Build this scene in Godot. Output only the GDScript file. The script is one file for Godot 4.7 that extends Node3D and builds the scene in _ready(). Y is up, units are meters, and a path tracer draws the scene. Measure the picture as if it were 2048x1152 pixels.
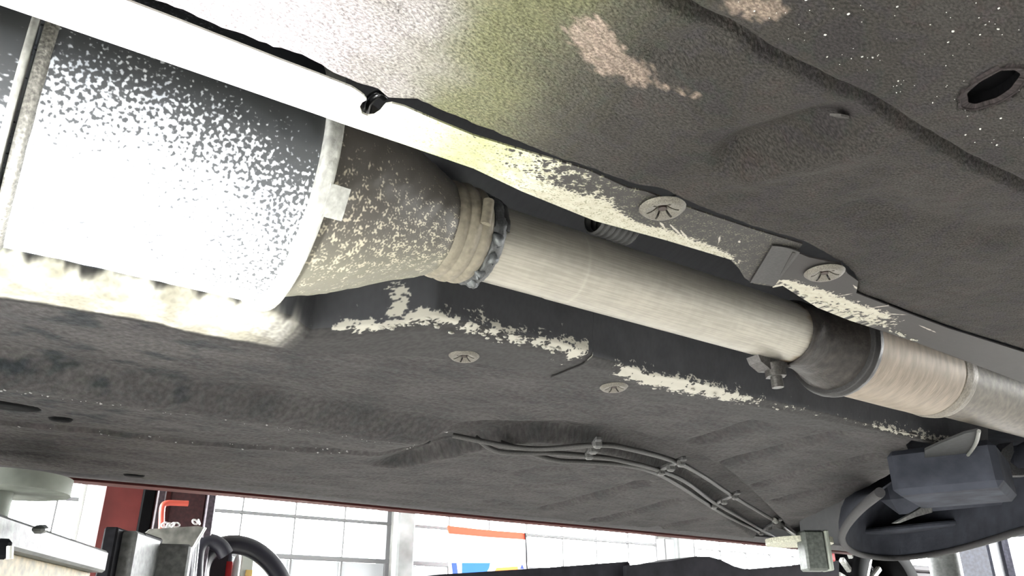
extends Node3D
# Underside of a car on a two-post lift: exhaust in its tunnel, floor panels, heat shields, workshop windows behind.
# World: x runs along the car, -z across it away from the camera, y up. The underbody hangs about 1.9 m over the floor.

const CY := 1.65          # camera height
const AX_Y := 1.918       # exhaust axis
const AX_Z := -0.4514

var M := {}
var nz := FastNoiseLite.new()
var nb := FastNoiseLite.new()
var nc := FastNoiseLite.new()
var rng := RandomNumberGenerator.new()

# ------------------------------------------------------------------ main
func _ready() -> void:
	setup_view()
	setup_noise()
	setup_materials()
	build_room()
	build_car()
	build_heat_shields()
	build_washers()
	build_muffler()
	build_clamp_and_pipe()
	build_lines()
	build_rear()
	build_lift()
	build_background()


func setup_view() -> void:
	var cam := Camera3D.new()
	cam.name = "camera"
	cam.fov = 39.6
	cam.near = 0.01
	cam.far = 200.0
	add_child(cam)
	var th := deg_to_rad(23.45)
	var f := Vector3(0.5609, 0, -0.8279) * cos(th) + Vector3.UP * sin(th)
	cam.look_at_from_position(Vector3(0, CY, 0), Vector3(0, CY, 0) + f, Vector3.UP)
	cam.current = true
	var sm := ProceduralSkyMaterial.new()
	sm.sky_top_color = Color(0.95, 0.965, 0.98)
	sm.sky_horizon_color = Color(0.99, 0.99, 0.98)
	sm.ground_bottom_color = Color(0.45, 0.45, 0.44)
	sm.ground_horizon_color = Color(0.62, 0.62, 0.62)
	sm.sky_energy_multiplier = 6.0
	sm.ground_energy_multiplier = 1.6
	var sky := Sky.new()
	sky.sky_material = sm
	var env := Environment.new()
	env.background_mode = Environment.BG_SKY
	env.sky = sky
	env.tonemap_mode = Environment.TONE_MAPPER_LINEAR
	env.tonemap_exposure = 1.2
	env.sdfgi_enabled = true
	env.ssao_enabled = true
	env.ssil_enabled = true
	var we := WorldEnvironment.new()
	we.name = "environment"
	we.environment = env
	add_child(we)
	# the inspection lamp: two nested beams, a white core and its greenish-yellow rim
	inspection_lamp(Vector3(-0.07, CY - 0.16, -0.40), Vector3(-0.015, CY + 0.25, -0.345))


func inspection_lamp(at: Vector3, aim: Vector3) -> void:
	var o := thing("inspection_lamp", "black hand lamp on a thin steel stand, shining straight up at the muffler", "lamp", Vector3(at.x - 0.04, 0, at.z + 0.06))
	var d := (aim - at).normalized()
	var back := at - d * 0.012
	var black := flat(Color(0.05, 0.05, 0.055), 0.5)
	var st := tube([Vector3.ZERO, Vector3(0, 0.02, 0)], 0.14, 28)
	put("stand_base", st, black, o)
	put("stand_pole", tube([Vector3(0, 0.01, 0), Vector3(0, at.y - 0.07, 0), back - d * 0.05 - o.position], 0.008, 10), flat(Color(0.5, 0.5, 0.5), 0.35, 0.8), o)
	put("lamp_housing", tube([back - d * 0.07 - o.position, back - o.position], 0.026, 24), black, o)
	var lens := flat(Color(1, 1, 0.97), 0.3)
	lens.emission_enabled = true
	lens.emission = Color(1, 1, 0.95)
	lens.emission_energy_multiplier = 3.0
	put("lamp_lens", tube([back - o.position, back + d * 0.002 - o.position], 0.022, 24), lens, o)
	for k in 2:
		var l := SpotLight3D.new()
		l.name = "lamp_beam" if k == 0 else "lamp_halo"
		add_child(l)
		l.look_at_from_position(at, aim, Vector3.UP)
		l.light_color = Color(0.95, 0.95, 1.0) if k == 0 else Color(0.96, 1.0, 0.82)
		l.light_energy = 0.66 if k == 0 else 0.12
		l.spot_angle = 35.0 if k == 0 else 43.0
		l.spot_angle_attenuation = 0.8 if k == 0 else 0.7
		l.spot_range = 12.0
		l.spot_attenuation = 2.0
		l.light_size = 0.02
		l.shadow_enabled = true


func setup_noise() -> void:
	rng.seed = 77
	nz.seed = 5
	nz.noise_type = FastNoiseLite.TYPE_SIMPLEX_SMOOTH
	nz.frequency = 1.0
	nz.fractal_octaves = 3
	nb.seed = 11
	nb.noise_type = FastNoiseLite.TYPE_SIMPLEX
	nb.frequency = 1.0
	nb.fractal_type = FastNoiseLite.FRACTAL_NONE
	nc.seed = 23
	nc.noise_type = FastNoiseLite.TYPE_SIMPLEX
	nc.frequency = 1.0
	nc.fractal_type = FastNoiseLite.FRACTAL_RIDGED
	nc.fractal_octaves = 2


# ------------------------------------------------------------------ object helpers
func thing(called: String, label: String, category: String, at := Vector3.ZERO, group := "") -> Node3D:
	var o := Node3D.new()
	o.name = numbered(called)
	add_child(o)
	o.position = at
	tag(o, label, category, group)
	return o


func tag(o: Node, label: String, category: String, group := "") -> void:
	o.set_meta("label", label)
	o.set_meta("category", category)
	if group != "":
		o.set_meta("group", group)


func numbered(n: String, parent: Node = self) -> String:
	if not parent.has_node(n):
		return n
	var k := 1
	while parent.has_node("%s_%03d" % [n, k]):
		k += 1
	return "%s_%03d" % [n, k]


func put(called: String, mesh: Mesh, m: Material, parent: Node = self, at := Vector3.ZERO, turn := Vector3.ZERO) -> MeshInstance3D:
	var o := MeshInstance3D.new()
	o.name = numbered(called, parent)
	o.mesh = mesh
	o.material_override = m
	parent.add_child(o)
	o.position = at
	o.rotation = turn
	o.cast_shadow = GeometryInstance3D.SHADOW_CASTING_SETTING_ON
	return o


func struct(called: String, mesh: Mesh, m: Material, label: String, category: String, at := Vector3.ZERO) -> MeshInstance3D:
	var o := put(called, mesh, m, self, at)
	o.set_meta("kind", "structure")
	tag(o, label, category)
	return o


# ------------------------------------------------------------------ mesh helpers
func tri(st: SurfaceTool, a: Vector3, b: Vector3, c: Vector3, hint: Vector3, ua := Vector2.ZERO, ub := Vector2.ZERO, uc := Vector2.ZERO) -> void:
	var n := (c - a).cross(b - a)
	if n.length_squared() < 1e-18:
		return
	if n.dot(hint) < 0.0:
		tri(st, a, c, b, hint, ua, uc, ub)
		return
	n = n.normalized()
	for k in 3:
		st.set_normal(n)
		st.set_uv([ua, ub, uc][k])
		st.add_vertex([a, b, c][k])


func quad(st: SurfaceTool, a: Vector3, b: Vector3, c: Vector3, d: Vector3, hint: Vector3, u := [Vector2.ZERO, Vector2.ZERO, Vector2.ZERO, Vector2.ZERO]) -> void:
	tri(st, a, b, c, hint, u[0], u[1], u[2])
	tri(st, a, c, d, hint, u[0], u[2], u[3])


func begin() -> SurfaceTool:
	var st := SurfaceTool.new()
	st.begin(Mesh.PRIMITIVE_TRIANGLES)
	return st


# a grid of points f.call(i, j) -> [Vector3, Vector2 uv, Color]; thick > 0 gives it a back and edges
func sheet(nu: int, nv: int, f: Callable, face: Vector3, thick := 0.0, colored := false) -> ArrayMesh:
	var p := PackedVector3Array()
	var uv := PackedVector2Array()
	var col := PackedColorArray()
	p.resize(nu * nv)
	uv.resize(nu * nv)
	if colored:
		col.resize(nu * nv)
	for i in nu:
		for j in nv:
			var r: Array = f.call(i, j)
			p[i * nv + j] = r[0]
			uv[i * nv + j] = r[1]
			if colored:
				col[i * nv + j] = r[2]
	var nn := PackedVector3Array()
	nn.resize(nu * nv)
	for i in nu:
		for j in nv:
			var du := p[mini(i + 1, nu - 1) * nv + j] - p[maxi(i - 1, 0) * nv + j]
			var dv := p[i * nv + mini(j + 1, nv - 1)] - p[i * nv + maxi(j - 1, 0)]
			nn[i * nv + j] = dv.cross(du).normalized()
	var mid := nn[(nu / 2) * nv + nv / 2]
	var flip := mid.dot(face) < 0.0
	if flip:
		for k in nn.size():
			nn[k] = -nn[k]
	var idx := PackedInt32Array()
	for i in nu - 1:
		for j in nv - 1:
			var a := i * nv + j
			var b := a + nv
			if flip:
				idx.append_array([a, a + 1, b, b, a + 1, b + 1])
			else:
				idx.append_array([a, b, a + 1, b, b + 1, a + 1])
	if thick > 0.0:
		var n0 := p.size()
		for k in n0:
			p.append(p[k] - nn[k] * thick)
			uv.append(uv[k])
			if colored:
				col.append(col[k])
			nn.append(-nn[k])
		var front := idx.duplicate()
		for k in range(0, front.size(), 3):
			idx.append_array([front[k] + n0, front[k + 2] + n0, front[k + 1] + n0])
		var rim := PackedInt32Array()
		for i in nu:
			rim.append(i * nv)
		for j in range(1, nv):
			rim.append((nu - 1) * nv + j)
		for i in range(nu - 2, -1, -1):
			rim.append(i * nv + nv - 1)
		for j in range(nv - 2, 0, -1):
			rim.append(j)
		var c := Vector3.ZERO
		for k in rim:
			c += p[k] / rim.size()
		for k in rim.size():
			var a := rim[k]
			var b := rim[(k + 1) % rim.size()]
			var en := (p[b] - p[a]).cross(nn[a]).normalized()
			if en.dot((p[a] + p[b]) / 2.0 - c) < 0.0:
				en = -en
			var at := p.size()
			for q in [a, b, b + n0, a + n0]:
				p.append(p[q])
				uv.append(uv[q])
				nn.append(en)
				if colored:
					col.append(col[q])
			if (p[at + 2] - p[at]).cross(p[at + 1] - p[at]).dot(en) > 0.0:
				idx.append_array([at, at + 1, at + 2, at, at + 2, at + 3])
			else:
				idx.append_array([at, at + 2, at + 1, at, at + 3, at + 2])
	var arr := []
	arr.resize(Mesh.ARRAY_MAX)
	arr[Mesh.ARRAY_VERTEX] = p
	arr[Mesh.ARRAY_NORMAL] = nn
	arr[Mesh.ARRAY_TEX_UV] = uv
	if colored:
		arr[Mesh.ARRAY_COLOR] = col
	arr[Mesh.ARRAY_INDEX] = idx
	var am := ArrayMesh.new()
	am.add_surface_from_arrays(Mesh.PRIMITIVE_TRIANGLES, arr)
	return am


# turned about the exhaust axis: profile of Vector2(x, radius); rough adds a lumpy surface
func lathe(profile: Array, seg := 64, rough := 0.0, freq := 60.0, cy := AX_Y, cz := AX_Z, a0 := 0.0, a1 := TAU) -> ArrayMesh:
	var n := profile.size()
	var lens := [0.0]
	for k in range(1, n):
		lens.append(lens[k - 1] + (profile[k] as Vector2).distance_to(profile[k - 1]))
	var total: float = lens[n - 1]
	return sheet(n, seg + 1, func(i: int, j: int):
		var a: float = a0 + (a1 - a0) * j / float(seg)
		var q: Vector2 = profile[i]
		var r := q.y
		if rough > 0.0 and r > 0.001:
			r += rough * nz.get_noise_3d(q.x * freq, sin(a) * r * freq, cos(a) * r * freq)
		# angle 0 is straight up, PI/2 points to the camera side
		return [Vector3(q.x, cy + cos(a) * r, cz + sin(a) * r), Vector2(a / TAU, lens[i] / total)], Vector3(0, -1, 0))


func fine(profile: Array, step: float) -> Array:
	var out := []
	for k in profile.size() - 1:
		var a: Vector2 = profile[k]
		var b: Vector2 = profile[k + 1]
		var m := maxi(1, int(ceil(a.distance_to(b) / step)))
		for q in m:
			out.append(a.lerp(b, q / float(m)))
	out.append(profile[-1])
	return out


func tube(path: Array, r: float, seg := 12, r_end := -1.0) -> ArrayMesh:
	var n := path.size()
	var st := begin()
	var rings := []
	var up := Vector3(0.31, 0.9, 0.29).normalized()
	for k in n:
		var t: Vector3 = ((path[mini(k + 1, n - 1)] as Vector3) - path[maxi(k - 1, 0)]).normalized()
		var s := t.cross(up)
		if s.length() < 0.05:
			s = t.cross(Vector3(1, 0, 0))
		s = s.normalized()
		up = s.cross(t).normalized()
		var rr := r if r_end < 0.0 else lerpf(r, r_end, k / float(n - 1))
		var ring := []
		for j in seg:
			var a := TAU * j / seg
			ring.append([(path[k] as Vector3) + (s * cos(a) + up * sin(a)) * rr, s * cos(a) + up * sin(a)])
		rings.append(ring)
	var d := 0.0
	for k in n - 1:
		var d2 := d + (path[k + 1] as Vector3).distance_to(path[k]) * 10.0
		for j in seg:
			var q := [rings[k][j], rings[k][(j + 1) % seg], rings[k + 1][(j + 1) % seg], rings[k + 1][j]]
			var u := [Vector2(j / float(seg), d), Vector2((j + 1) / float(seg), d), Vector2((j + 1) / float(seg), d2), Vector2(j / float(seg), d2)]
			var cl: bool = ((q[2][0] - q[0][0]) as Vector3).cross(q[1][0] - q[0][0]).dot(q[0][1]) > 0.0
			for o in ([0, 1, 2, 0, 2, 3] if cl else [0, 2, 1, 0, 3, 2]):
				st.set_normal(q[o][1])
				st.set_uv(u[o])
				st.add_vertex(q[o][0])
		d = d2
	for e in [0, n - 1]:
		var t: Vector3 = (path[0] as Vector3) - path[1] if e == 0 else (path[n - 1] as Vector3) - path[n - 2]
		for j in seg:
			tri(st, path[e], rings[e][j][0], rings[e][(j + 1) % seg][0], t)
	return st.commit()


func smooth(points: Array, per := 6) -> Array:
	var out := []
	var n := points.size()
	for k in n - 1:
		for q in per:
			out.append((points[k] as Vector3).cubic_interpolate(points[k + 1], points[maxi(k - 1, 0)], points[mini(k + 2, n - 1)], q / float(per)))
	out.append(points[n - 1])
	return out


func box(size: Vector3, b := 0.004) -> ArrayMesh:
	var st := begin()
	var h := size / 2.0
	b = minf(b, minf(h.x, minf(h.y, h.z)) * 0.9)
	var corner := func(s: Vector3, axis: int) -> Vector3:
		var v := s * (h - Vector3.ONE * b)
		v[axis] = s[axis] * h[axis]
		return v
	for ax in 3:
		var u := (ax + 1) % 3
		var w := (ax + 2) % 3
		for sg in [-1, 1]:
			var q := []
			for e in [[-1, -1], [1, -1], [1, 1], [-1, 1]]:
				var s := Vector3.ZERO
				s[ax] = sg
				s[u] = e[0]
				s[w] = e[1]
				q.append(corner.call(s, ax))
			var nrm := Vector3.ZERO
			nrm[ax] = sg
			quad(st, q[0], q[1], q[2], q[3], nrm)
		for s1 in [-1, 1]:
			for s2 in [-1, 1]:
				var a := Vector3.ZERO
				a[u] = s1
				a[w] = s2
				a[ax] = -1
				var c := a
				c[ax] = 1
				var hint := Vector3.ZERO
				hint[u] = s1
				hint[w] = s2
				quad(st, corner.call(a, u), corner.call(c, u), corner.call(c, w), corner.call(a, w), hint)
	for sx in [-1, 1]:
		for sy in [-1, 1]:
			for sz in [-1, 1]:
				var s := Vector3(sx, sy, sz)
				tri(st, corner.call(s, 0), corner.call(s, 1), corner.call(s, 2), s)
	return st.commit()


# a flat outline given in two axes, d0..d1 along the third; "y": outline is (x, z), "z": outline is (x, y)
func extrude(outline: Array, axis: String, d0: float, d1: float, uv_rect := Rect2(0, 0, 1, 1)) -> ArrayMesh:
	var st := begin()
	var poly := PackedVector2Array(outline)
	var at := func(p: Vector2, d: float) -> Vector3:
		return Vector3(p.x, d, p.y) if axis == "y" else Vector3(p.x, p.y, d)
	var n := Vector3.UP if axis == "y" else Vector3.BACK
	var t := Geometry2D.triangulate_polygon(poly)
	var uvp := func(p: Vector2) -> Vector2: return (p - uv_rect.position) / uv_rect.size
	for k in range(0, t.size(), 3):
		for s in [0, 1]:
			var d: float = [d0, d1][s]
			var hint: Vector3 = n * (-1.0 if s == 0 else 1.0) * signf(d1 - d0)
			tri(st, at.call(poly[t[k]], d), at.call(poly[t[k + 1]], d), at.call(poly[t[k + 2]], d), hint, uvp.call(poly[t[k]]), uvp.call(poly[t[k + 1]]), uvp.call(poly[t[k + 2]]))
	var ccw := 0.0
	for k in poly.size():
		ccw += poly[k].cross(poly[(k + 1) % poly.size()])
	for k in poly.size():
		var a := poly[k]
		var b := poly[(k + 1) % poly.size()]
		var e := (b - a).orthogonal() * signf(ccw)
		e = -e if (a + b).dot(e) * 0.0 != 0.0 else e
		var hint3: Vector3 = at.call(e, 0.0)
		quad(st, at.call(a, d0), at.call(b, d0), at.call(b, d1), at.call(a, d1), -hint3 if Geometry2D.is_point_in_polygon((a + b) / 2.0 + e.normalized() * 1e-5, poly) else hint3, [uvp.call(a), uvp.call(b), uvp.call(b), uvp.call(a)])
	return st.commit()


func table(t: Array, x: float) -> float:
	if x <= t[0].x:
		return t[0].y
	for k in range(1, t.size()):
		if x <= t[k].x:
			return lerpf(t[k - 1].y, t[k].y, (x - t[k - 1].x) / maxf(t[k].x - t[k - 1].x, 1e-6))
	return t[-1].y


func seg_dist(p: Vector2, a: Vector2, b: Vector2) -> float:
	return p.distance_to(Geometry2D.get_closest_point_to_segment(p, a, b))


func sstep(a: float, b: float, x: float) -> float:
	return smoothstep(a, b, x)


# ------------------------------------------------------------------ materials
func flat(c: Color, rough := 0.7, metal := 0.0) -> StandardMaterial3D:
	var m := StandardMaterial3D.new()
	m.albedo_color = c
	m.roughness = rough
	m.metallic = metal
	return m


func noise_tex(freq: float, lo: float, hi: float, seed_ := 1, size := 512, normal := false, bump := 4.0, kind := FastNoiseLite.TYPE_SIMPLEX_SMOOTH, octaves := 4) -> NoiseTexture2D:
	var n := FastNoiseLite.new()
	n.seed = seed_
	n.noise_type = kind
	n.frequency = freq
	n.fractal_octaves = octaves
	var t := NoiseTexture2D.new()
	t.width = size
	t.height = size
	t.seamless = true
	t.noise = n
	if normal:
		t.as_normal_map = true
		t.bump_strength = bump
	else:
		var g := Gradient.new()
		g.set_color(0, Color(lo, lo, lo))
		g.set_color(1, Color(hi, hi, hi))
		t.color_ramp = g
	return t


func tri_mat(c: Color, rough: float, metal: float, scale: float, tex: Texture2D = null, nrm: Texture2D = null, strength := 1.0) -> StandardMaterial3D:
	var m := flat(c, rough, metal)
	m.uv1_triplanar = true
	m.uv1_scale = Vector3.ONE * scale
	if tex:
		m.albedo_texture = tex
	if nrm:
		m.normal_enabled = true
		m.normal_texture = nrm
		m.normal_scale = strength
	return m


func setup_materials() -> void:
	var grain := noise_tex(0.02, 0.62, 1.0, 3)
	var grain_n := noise_tex(0.035, 0, 1, 4, 512, true, 5.0)
	var fibre_n := noise_tex(0.05, 0, 1, 8, 512, true, 7.0)
	var cloud := noise_tex(0.006, 0.75, 1.0, 9)
	M.grain_n = grain_n
	M.grain = grain
	# painted on from vertex colours, grain on top
	var felt := flat(Color(1, 1, 1), 0.85)
	felt.metallic_specular = 0.25
	felt.vertex_color_use_as_albedo = true
	felt.albedo_texture = noise_tex(0.06, 0.62, 1.08, 12)
	felt.normal_enabled = true
	felt.normal_texture = fibre_n
	felt.normal_scale = 0.9
	felt.uv1_scale = Vector3(1, 1, 1)
	M.felt = felt
	var pan := flat(Color(1, 1, 1), 0.8)
	pan.metallic_specular = 0.25
	pan.vertex_color_use_as_albedo = true
	pan.albedo_texture = noise_tex(0.03, 0.72, 1.0, 14)
	pan.normal_enabled = true
	pan.normal_texture = grain_n
	pan.normal_scale = 0.5
	M.pan = pan
	M.dark = tri_mat(Color(0.10, 0.10, 0.11), 0.8, 0.0, 4.0, grain)
	M.soot = tri_mat(Color(0.06, 0.055, 0.055), 0.75, 0.0, 30.0, grain, grain_n, 0.6)
	M.blue_plastic = tri_mat(Color(0.25, 0.26, 0.29), 0.85, 0.0, 6.0, cloud, grain_n, 0.15)
	M.blue_plastic.metallic_specular = 0.15
	M.steel_line = tri_mat(Color(0.25, 0.245, 0.24), 0.55, 0.2, 40.0, grain)
	M.line_bright = tri_mat(Color(0.62, 0.62, 0.6), 0.4, 0.4, 40.0, grain)
	M.red_paint = flat(Color(0.26, 0.08, 0.07), 0.5)
	M.lift_grey = tri_mat(Color(0.37, 0.38, 0.375), 0.55, 0.0, 6.0, grain, grain_n, 0.15)
	M.lift_dark = tri_mat(Color(0.09, 0.09, 0.10), 0.6, 0.0, 6.0, grain)
	M.lift_dark.metallic_specular = 0.12
	M.arm_dark = tri_mat(Color(0.20, 0.20, 0.22), 0.7, 0.0, 4.0, cloud)
	M.arm_dark.metallic_specular = 0.12
	M.maroon = tri_mat(Color(0.40, 0.17, 0.16), 0.5, 0.0, 3.0, cloud)
	M.white_paint = tri_mat(Color(0.56, 0.57, 0.57), 0.7, 0.0, 1.0, cloud)
	M.wall = tri_mat(Color(0.80, 0.80, 0.79), 0.9, 0.0, 0.5, cloud)
	M.frame = flat(Color(0.34, 0.34, 0.345), 0.6)
	M.concrete = tri_mat(Color(0.78, 0.765, 0.735), 0.8, 0.0, 0.6, grain, grain_n, 0.2)
	M.pad = tri_mat(Color(0.58, 0.60, 0.56), 0.7, 0.0, 6.0, cloud)
	M.black = flat(Color(0.05, 0.05, 0.055), 0.6)
	M.black.metallic_specular = 0.15
	var glass := flat(Color(1, 1, 1, 0.06), 0.02)
	glass.transparency = BaseMaterial3D.TRANSPARENCY_ALPHA
	M.glass = glass


# ------------------------------------------------------------------ room
func build_room() -> void:
	struct("floor", box(Vector3(19, 0.2, 13.4)), M.concrete, "pale grey concrete workshop floor", "floor", Vector3(4, -0.1, -2))
	struct("ceiling", box(Vector3(19, 0.2, 13.4)), M.wall, "off-white workshop ceiling", "ceiling", Vector3(4, 4.9, -2))
	# far wall: three bands of windows between concrete piers; openings from y 1.6 to 3.5
	var zb := -8.0
	var spans := [[-5.0, -0.34], [0.185, 3.86], [4.045, 7.72], [8.37, 12.0]]
	var st := begin()
	var solid := func(x0: float, x1: float, y0: float, y1: float) -> void:
		var b := box(Vector3(x1 - x0, y1 - y0, 0.3))
		st.append_from(b, 0, Transform3D(Basis(), Vector3((x0 + x1) / 2, (y0 + y1) / 2, zb - 0.16)))
	solid.call(-5.5, 13.5, 0.0, 1.6)
	solid.call(-5.5, 13.5, 3.55, 4.9)
	var px := -5.5
	for s in spans:
		solid.call(px, s[0], 1.6, 3.55)
		px = s[1]
	solid.call(px, 13.5, 1.6, 3.55)
	struct("wall_back", st.commit(), M.wall, "white far wall pierced by long bands of steel windows", "wall")
	for k in spans.size():
		window(k + 1, spans[k][0], spans[k][1], zb)
	# near wall
	st = begin()
	var near := func(x0: float, x1: float, y0: float, y1: float) -> void:
		st.append_from(box(Vector3(x1 - x0, y1 - y0, 0.25)), 0, Transform3D(Basis(), Vector3((x0 + x1) / 2, (y0 + y1) / 2, 4.4)))
	near.call(-5.5, 13.5, 3.9, 4.9)
	near.call(-5.5, 13.5, 0.0, 3.9)
	struct("wall_front", st.commit(), tri_mat(Color(0.18, 0.18, 0.19), 0.9, 0.0, 0.5, M.grain), "dark grey near wall behind the camera", "wall")
	# left wall with one wide opening
	st = begin()
	var side := func(x: float, z0: float, z1: float, y0: float, y1: float) -> void:
		st.append_from(box(Vector3(0.25, y1 - y0, z1 - z0)), 0, Transform3D(Basis(), Vector3(x, (y0 + y1) / 2, (z0 + z1) / 2)))
	side.call(-5.4, -8.3, 4.5, 3.9, 4.9)
	side.call(-5.4, -8.3, -5.6, 0.0, 3.9)
	side.call(-5.4, 2.0, 4.5, 0.0, 3.9)
	struct("wall_left", st.commit(), M.wall, "white side wall with a wide open doorway", "wall")
	st = begin()
	side.call(13.4, -8.3, 4.5, 3.6, 4.9)
	side.call(13.4, -8.3, 4.5, 0.0, 1.6)
	side.call(13.4, -8.3, -7.6, 1.6, 3.6)
	side.call(13.4, -4.5, 4.5, 1.6, 3.6)
	struct("wall_right", st.commit(), M.wall, "white end wall with a tall window opening", "wall")


func window(n: int, x0: float, x1: float, zb: float) -> void:
	var o := Node3D.new()
	o.name = "window_%d" % n
	o.set_meta("kind", "structure")
	tag(o, ["steel window band hidden beyond the left edge", "overexposed steel window band beside the maroon lift column", "overexposed steel window band behind the hanging banner", "overexposed steel window band above the dark lift beam on the right"][n - 1], "window")
	o.position = Vector3(x0, 0, zb)
	add_child(o)
	var w := x1 - x0
	var rail_y := CY + 1.08
	var low_y := CY + 0.70
	var fm: Material = M.frame
	for y in [1.62, low_y, rail_y, 3.53]:
		put("rail", box(Vector3(w, 0.045 if y != rail_y else 0.03, 0.06)), fm, o, Vector3(w / 2, y, 0))
	var cells := int(round(w / 0.525))
	var pitch := w / cells
	for k in cells + 1:
		put("mullion", box(Vector3(0.016 if k > 0 and k < cells else 0.05, 1.9, 0.05)), fm, o, Vector3(clampf(k * pitch, 0.025, w - 0.025), 2.58, 0))
	var pm: Material = M.glass
	var frost := flat(Color(0.60, 0.61, 0.62), 0.7)
	frost.backlight_enabled = true
	frost.backlight = Color(0.12, 0.12, 0.12)
	for k in cells:
		for r in 3:
			var ya: float = [1.645, low_y + 0.025, rail_y + 0.02][r]
			var yb: float = [low_y - 0.025, rail_y - 0.02, 3.505][r]
			put("pane", box(Vector3(pitch - 0.028, yb - ya, 0.006), 0.001), frost if r == 0 else pm, o, Vector3((k + 0.5) * pitch, (ya + yb) / 2, 0))


# ------------------------------------------------------------------ the car's floor
var edge_a := [Vector2(-0.0451, -0.3096), Vector2(-0.0175, -0.3083), Vector2(0.0196, -0.3078), Vector2(0.0302, -0.3074), Vector2(0.0475, -0.3082), Vector2(0.0644, -0.3078), Vector2(0.0805, -0.3068), Vector2(0.0981, -0.3083), Vector2(0.1140, -0.3104), Vector2(0.1197, -0.3107), Vector2(0.1276, -0.3092), Vector2(0.1329, -0.3105), Vector2(0.1369, -0.3128), Vector2(0.1396, -0.3104), Vector2(0.1476, -0.3065), Vector2(0.1623, -0.3073), Vector2(0.1835, -0.3075), Vector2(0.2063, -0.3079), Vector2(0.2428, -0.3088), Vector2(0.2664, -0.3064), Vector2(0.2941, -0.3069), Vector2(0.3043, -0.3042), Vector2(0.3154, -0.3010), Vector2(0.3438, -0.3036), Vector2(0.3991, -0.3030), Vector2(0.4511, -0.2974), Vector2(0.5117, -0.3066), Vector2(0.5345, -0.3154), Vector2(0.5565, -0.3312), Vector2(0.6210, -0.3314), Vector2(0.6893, -0.3324), Vector2(0.8121, -0.3259), Vector2(1.2213, -0.3171)]
var seam := [Vector2(0.1257, -0.1939), Vector2(0.2056, -0.1818), Vector2(0.2394, -0.1820), Vector2(0.2741, -0.1812), Vector2(0.3105, -0.1791), Vector2(0.3378, -0.1766), Vector2(0.3811, -0.1780), Vector2(0.4331, -0.1779), Vector2(0.4951, -0.1749), Vector2(0.6592, -0.1679)]

func panel_a_y(x: float, z: float) -> float:
	var y := CY + 0.2505
	var p := Vector2(x, z)
	var zs := table(seam, x)
	var left := 1.0 - sstep(0.06, 0.30, x)
	y += 0.0009 * nz.get_noise_2d(x * 45.0, z * 70.0)
	y += left * 0.0011 * nz.get_noise_2d(x * 110.0 + 7.0, z * 90.0)
	# the seam: a groove with a lip, and the outer panel a little lower
	var d := z - zs
	y += 0.0075 * exp(-pow(d / 0.0030, 2.0))
	y -= 0.0012 * sstep(0.0, 0.006, d)
	# dents
	y += 0.0130 * exp(-pow(seg_dist(p, Vector2(0.3267, -0.2425), Vector2(0.3415, -0.2071)) / 0.017, 2.0))
	var hd := p - Vector2(0.3810, -0.1356)
	var e1 := (Vector2(0.3854, -0.1250) - Vector2(0.3765, -0.1465)) / 2.0
	var e2 := (Vector2(0.3714, -0.1281) - Vector2(0.3907, -0.1433)) / 2.0
	var det := e1.cross(e2)
	var hr := Vector2(hd.cross(e2) / det, e1.cross(hd) / det).length()
	if hr < 1.4:
		y += 0.045 * (1.0 - sstep(1.24, 1.28, hr))
	y += 0.006 * exp(-pow(seg_dist(p, Vector2(0.2310, -0.2117), Vector2(0.2433, -0.1886)) / 0.014, 2.0))
	y -= 0.0055 * exp(-pow(seg_dist(p, Vector2(0.3456, -0.2588), Vector2(0.3759, -0.2062)) / 0.013, 2.0))
	y += 0.0060 * exp(-pow(seg_dist(p, Vector2(0.4428, -0.2443), Vector2(0.5476, -0.2155)) / 0.02, 2.0))
	y -= 0.002 * exp(-pow(seg_dist(p, Vector2(0.1503, -0.2752), Vector2(0.2256, -0.2735)) / 0.02, 2.0))
	return y


func panel_a_col(x: float, z: float) -> Color:
	var p := Vector2(x, z)
	var c := Color(0.041, 0.038, 0.0362)          # dark grey felt, linear values
	var hd := p - Vector2(0.3810, -0.1356)
	var e1 := (Vector2(0.3854, -0.1250) - Vector2(0.3765, -0.1465)) / 2.0
	var e2 := (Vector2(0.3714, -0.1281) - Vector2(0.3907, -0.1433)) / 2.0
	var det := e1.cross(e2)
	if Vector2(hd.cross(e2) / det, e1.cross(hd) / det).length() < 1.27:
		return Color(0.004, 0.004, 0.004)  # hole interior coloured near black for the shade inside
	var v := nz.get_noise_2d(x * 14.0 + 3.0, z * 14.0)
	c = c.lerp(Color(0.053, 0.048, 0.044), clampf(0.5 + v, 0, 1))
	# lamp light painted in: pale pool at the left end, green beam edge beyond
	var lamp_pool := 1.0 - sstep(0.05, 0.235, x + 0.03 * v + 0.25 * (z + 0.28))
	c = c.lerp(Color(0.38, 0.345, 0.345), lamp_pool * 0.92)
	var beam_tint := exp(-pow((x + 0.2 * (z + 0.28) - 0.165 + 0.02 * v) / 0.042, 2.0))
	c = c.lerp(Color(0.10, 0.105, 0.035), beam_tint * 0.7)
	var b := seg_dist(p, Vector2(0.1887, -0.2176), Vector2(0.2122, -0.2288)) - 0.0085
	b = minf(b, seg_dist(p, Vector2(0.2098, -0.2260), Vector2(0.2324, -0.2287)) - 0.005)
	b = minf(b, seg_dist(p, Vector2(0.2314, -0.2294), Vector2(0.2620, -0.2240)) - 0.0005)
	b = minf(b, seg_dist(p, Vector2(0.2324, -0.1672), Vector2(0.2460, -0.1609)) - 0.006)
	b += 0.0055 * nz.get_noise_2d(x * 210.0, z * 210.0)
	c = c.lerp(Color(0.25, 0.198, 0.160), (1.0 - sstep(-0.001, 0.0015, b)) * (0.8 + 0.35 * nb.get_noise_2d(x * 300.0, z * 300.0)))
	return c


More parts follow.
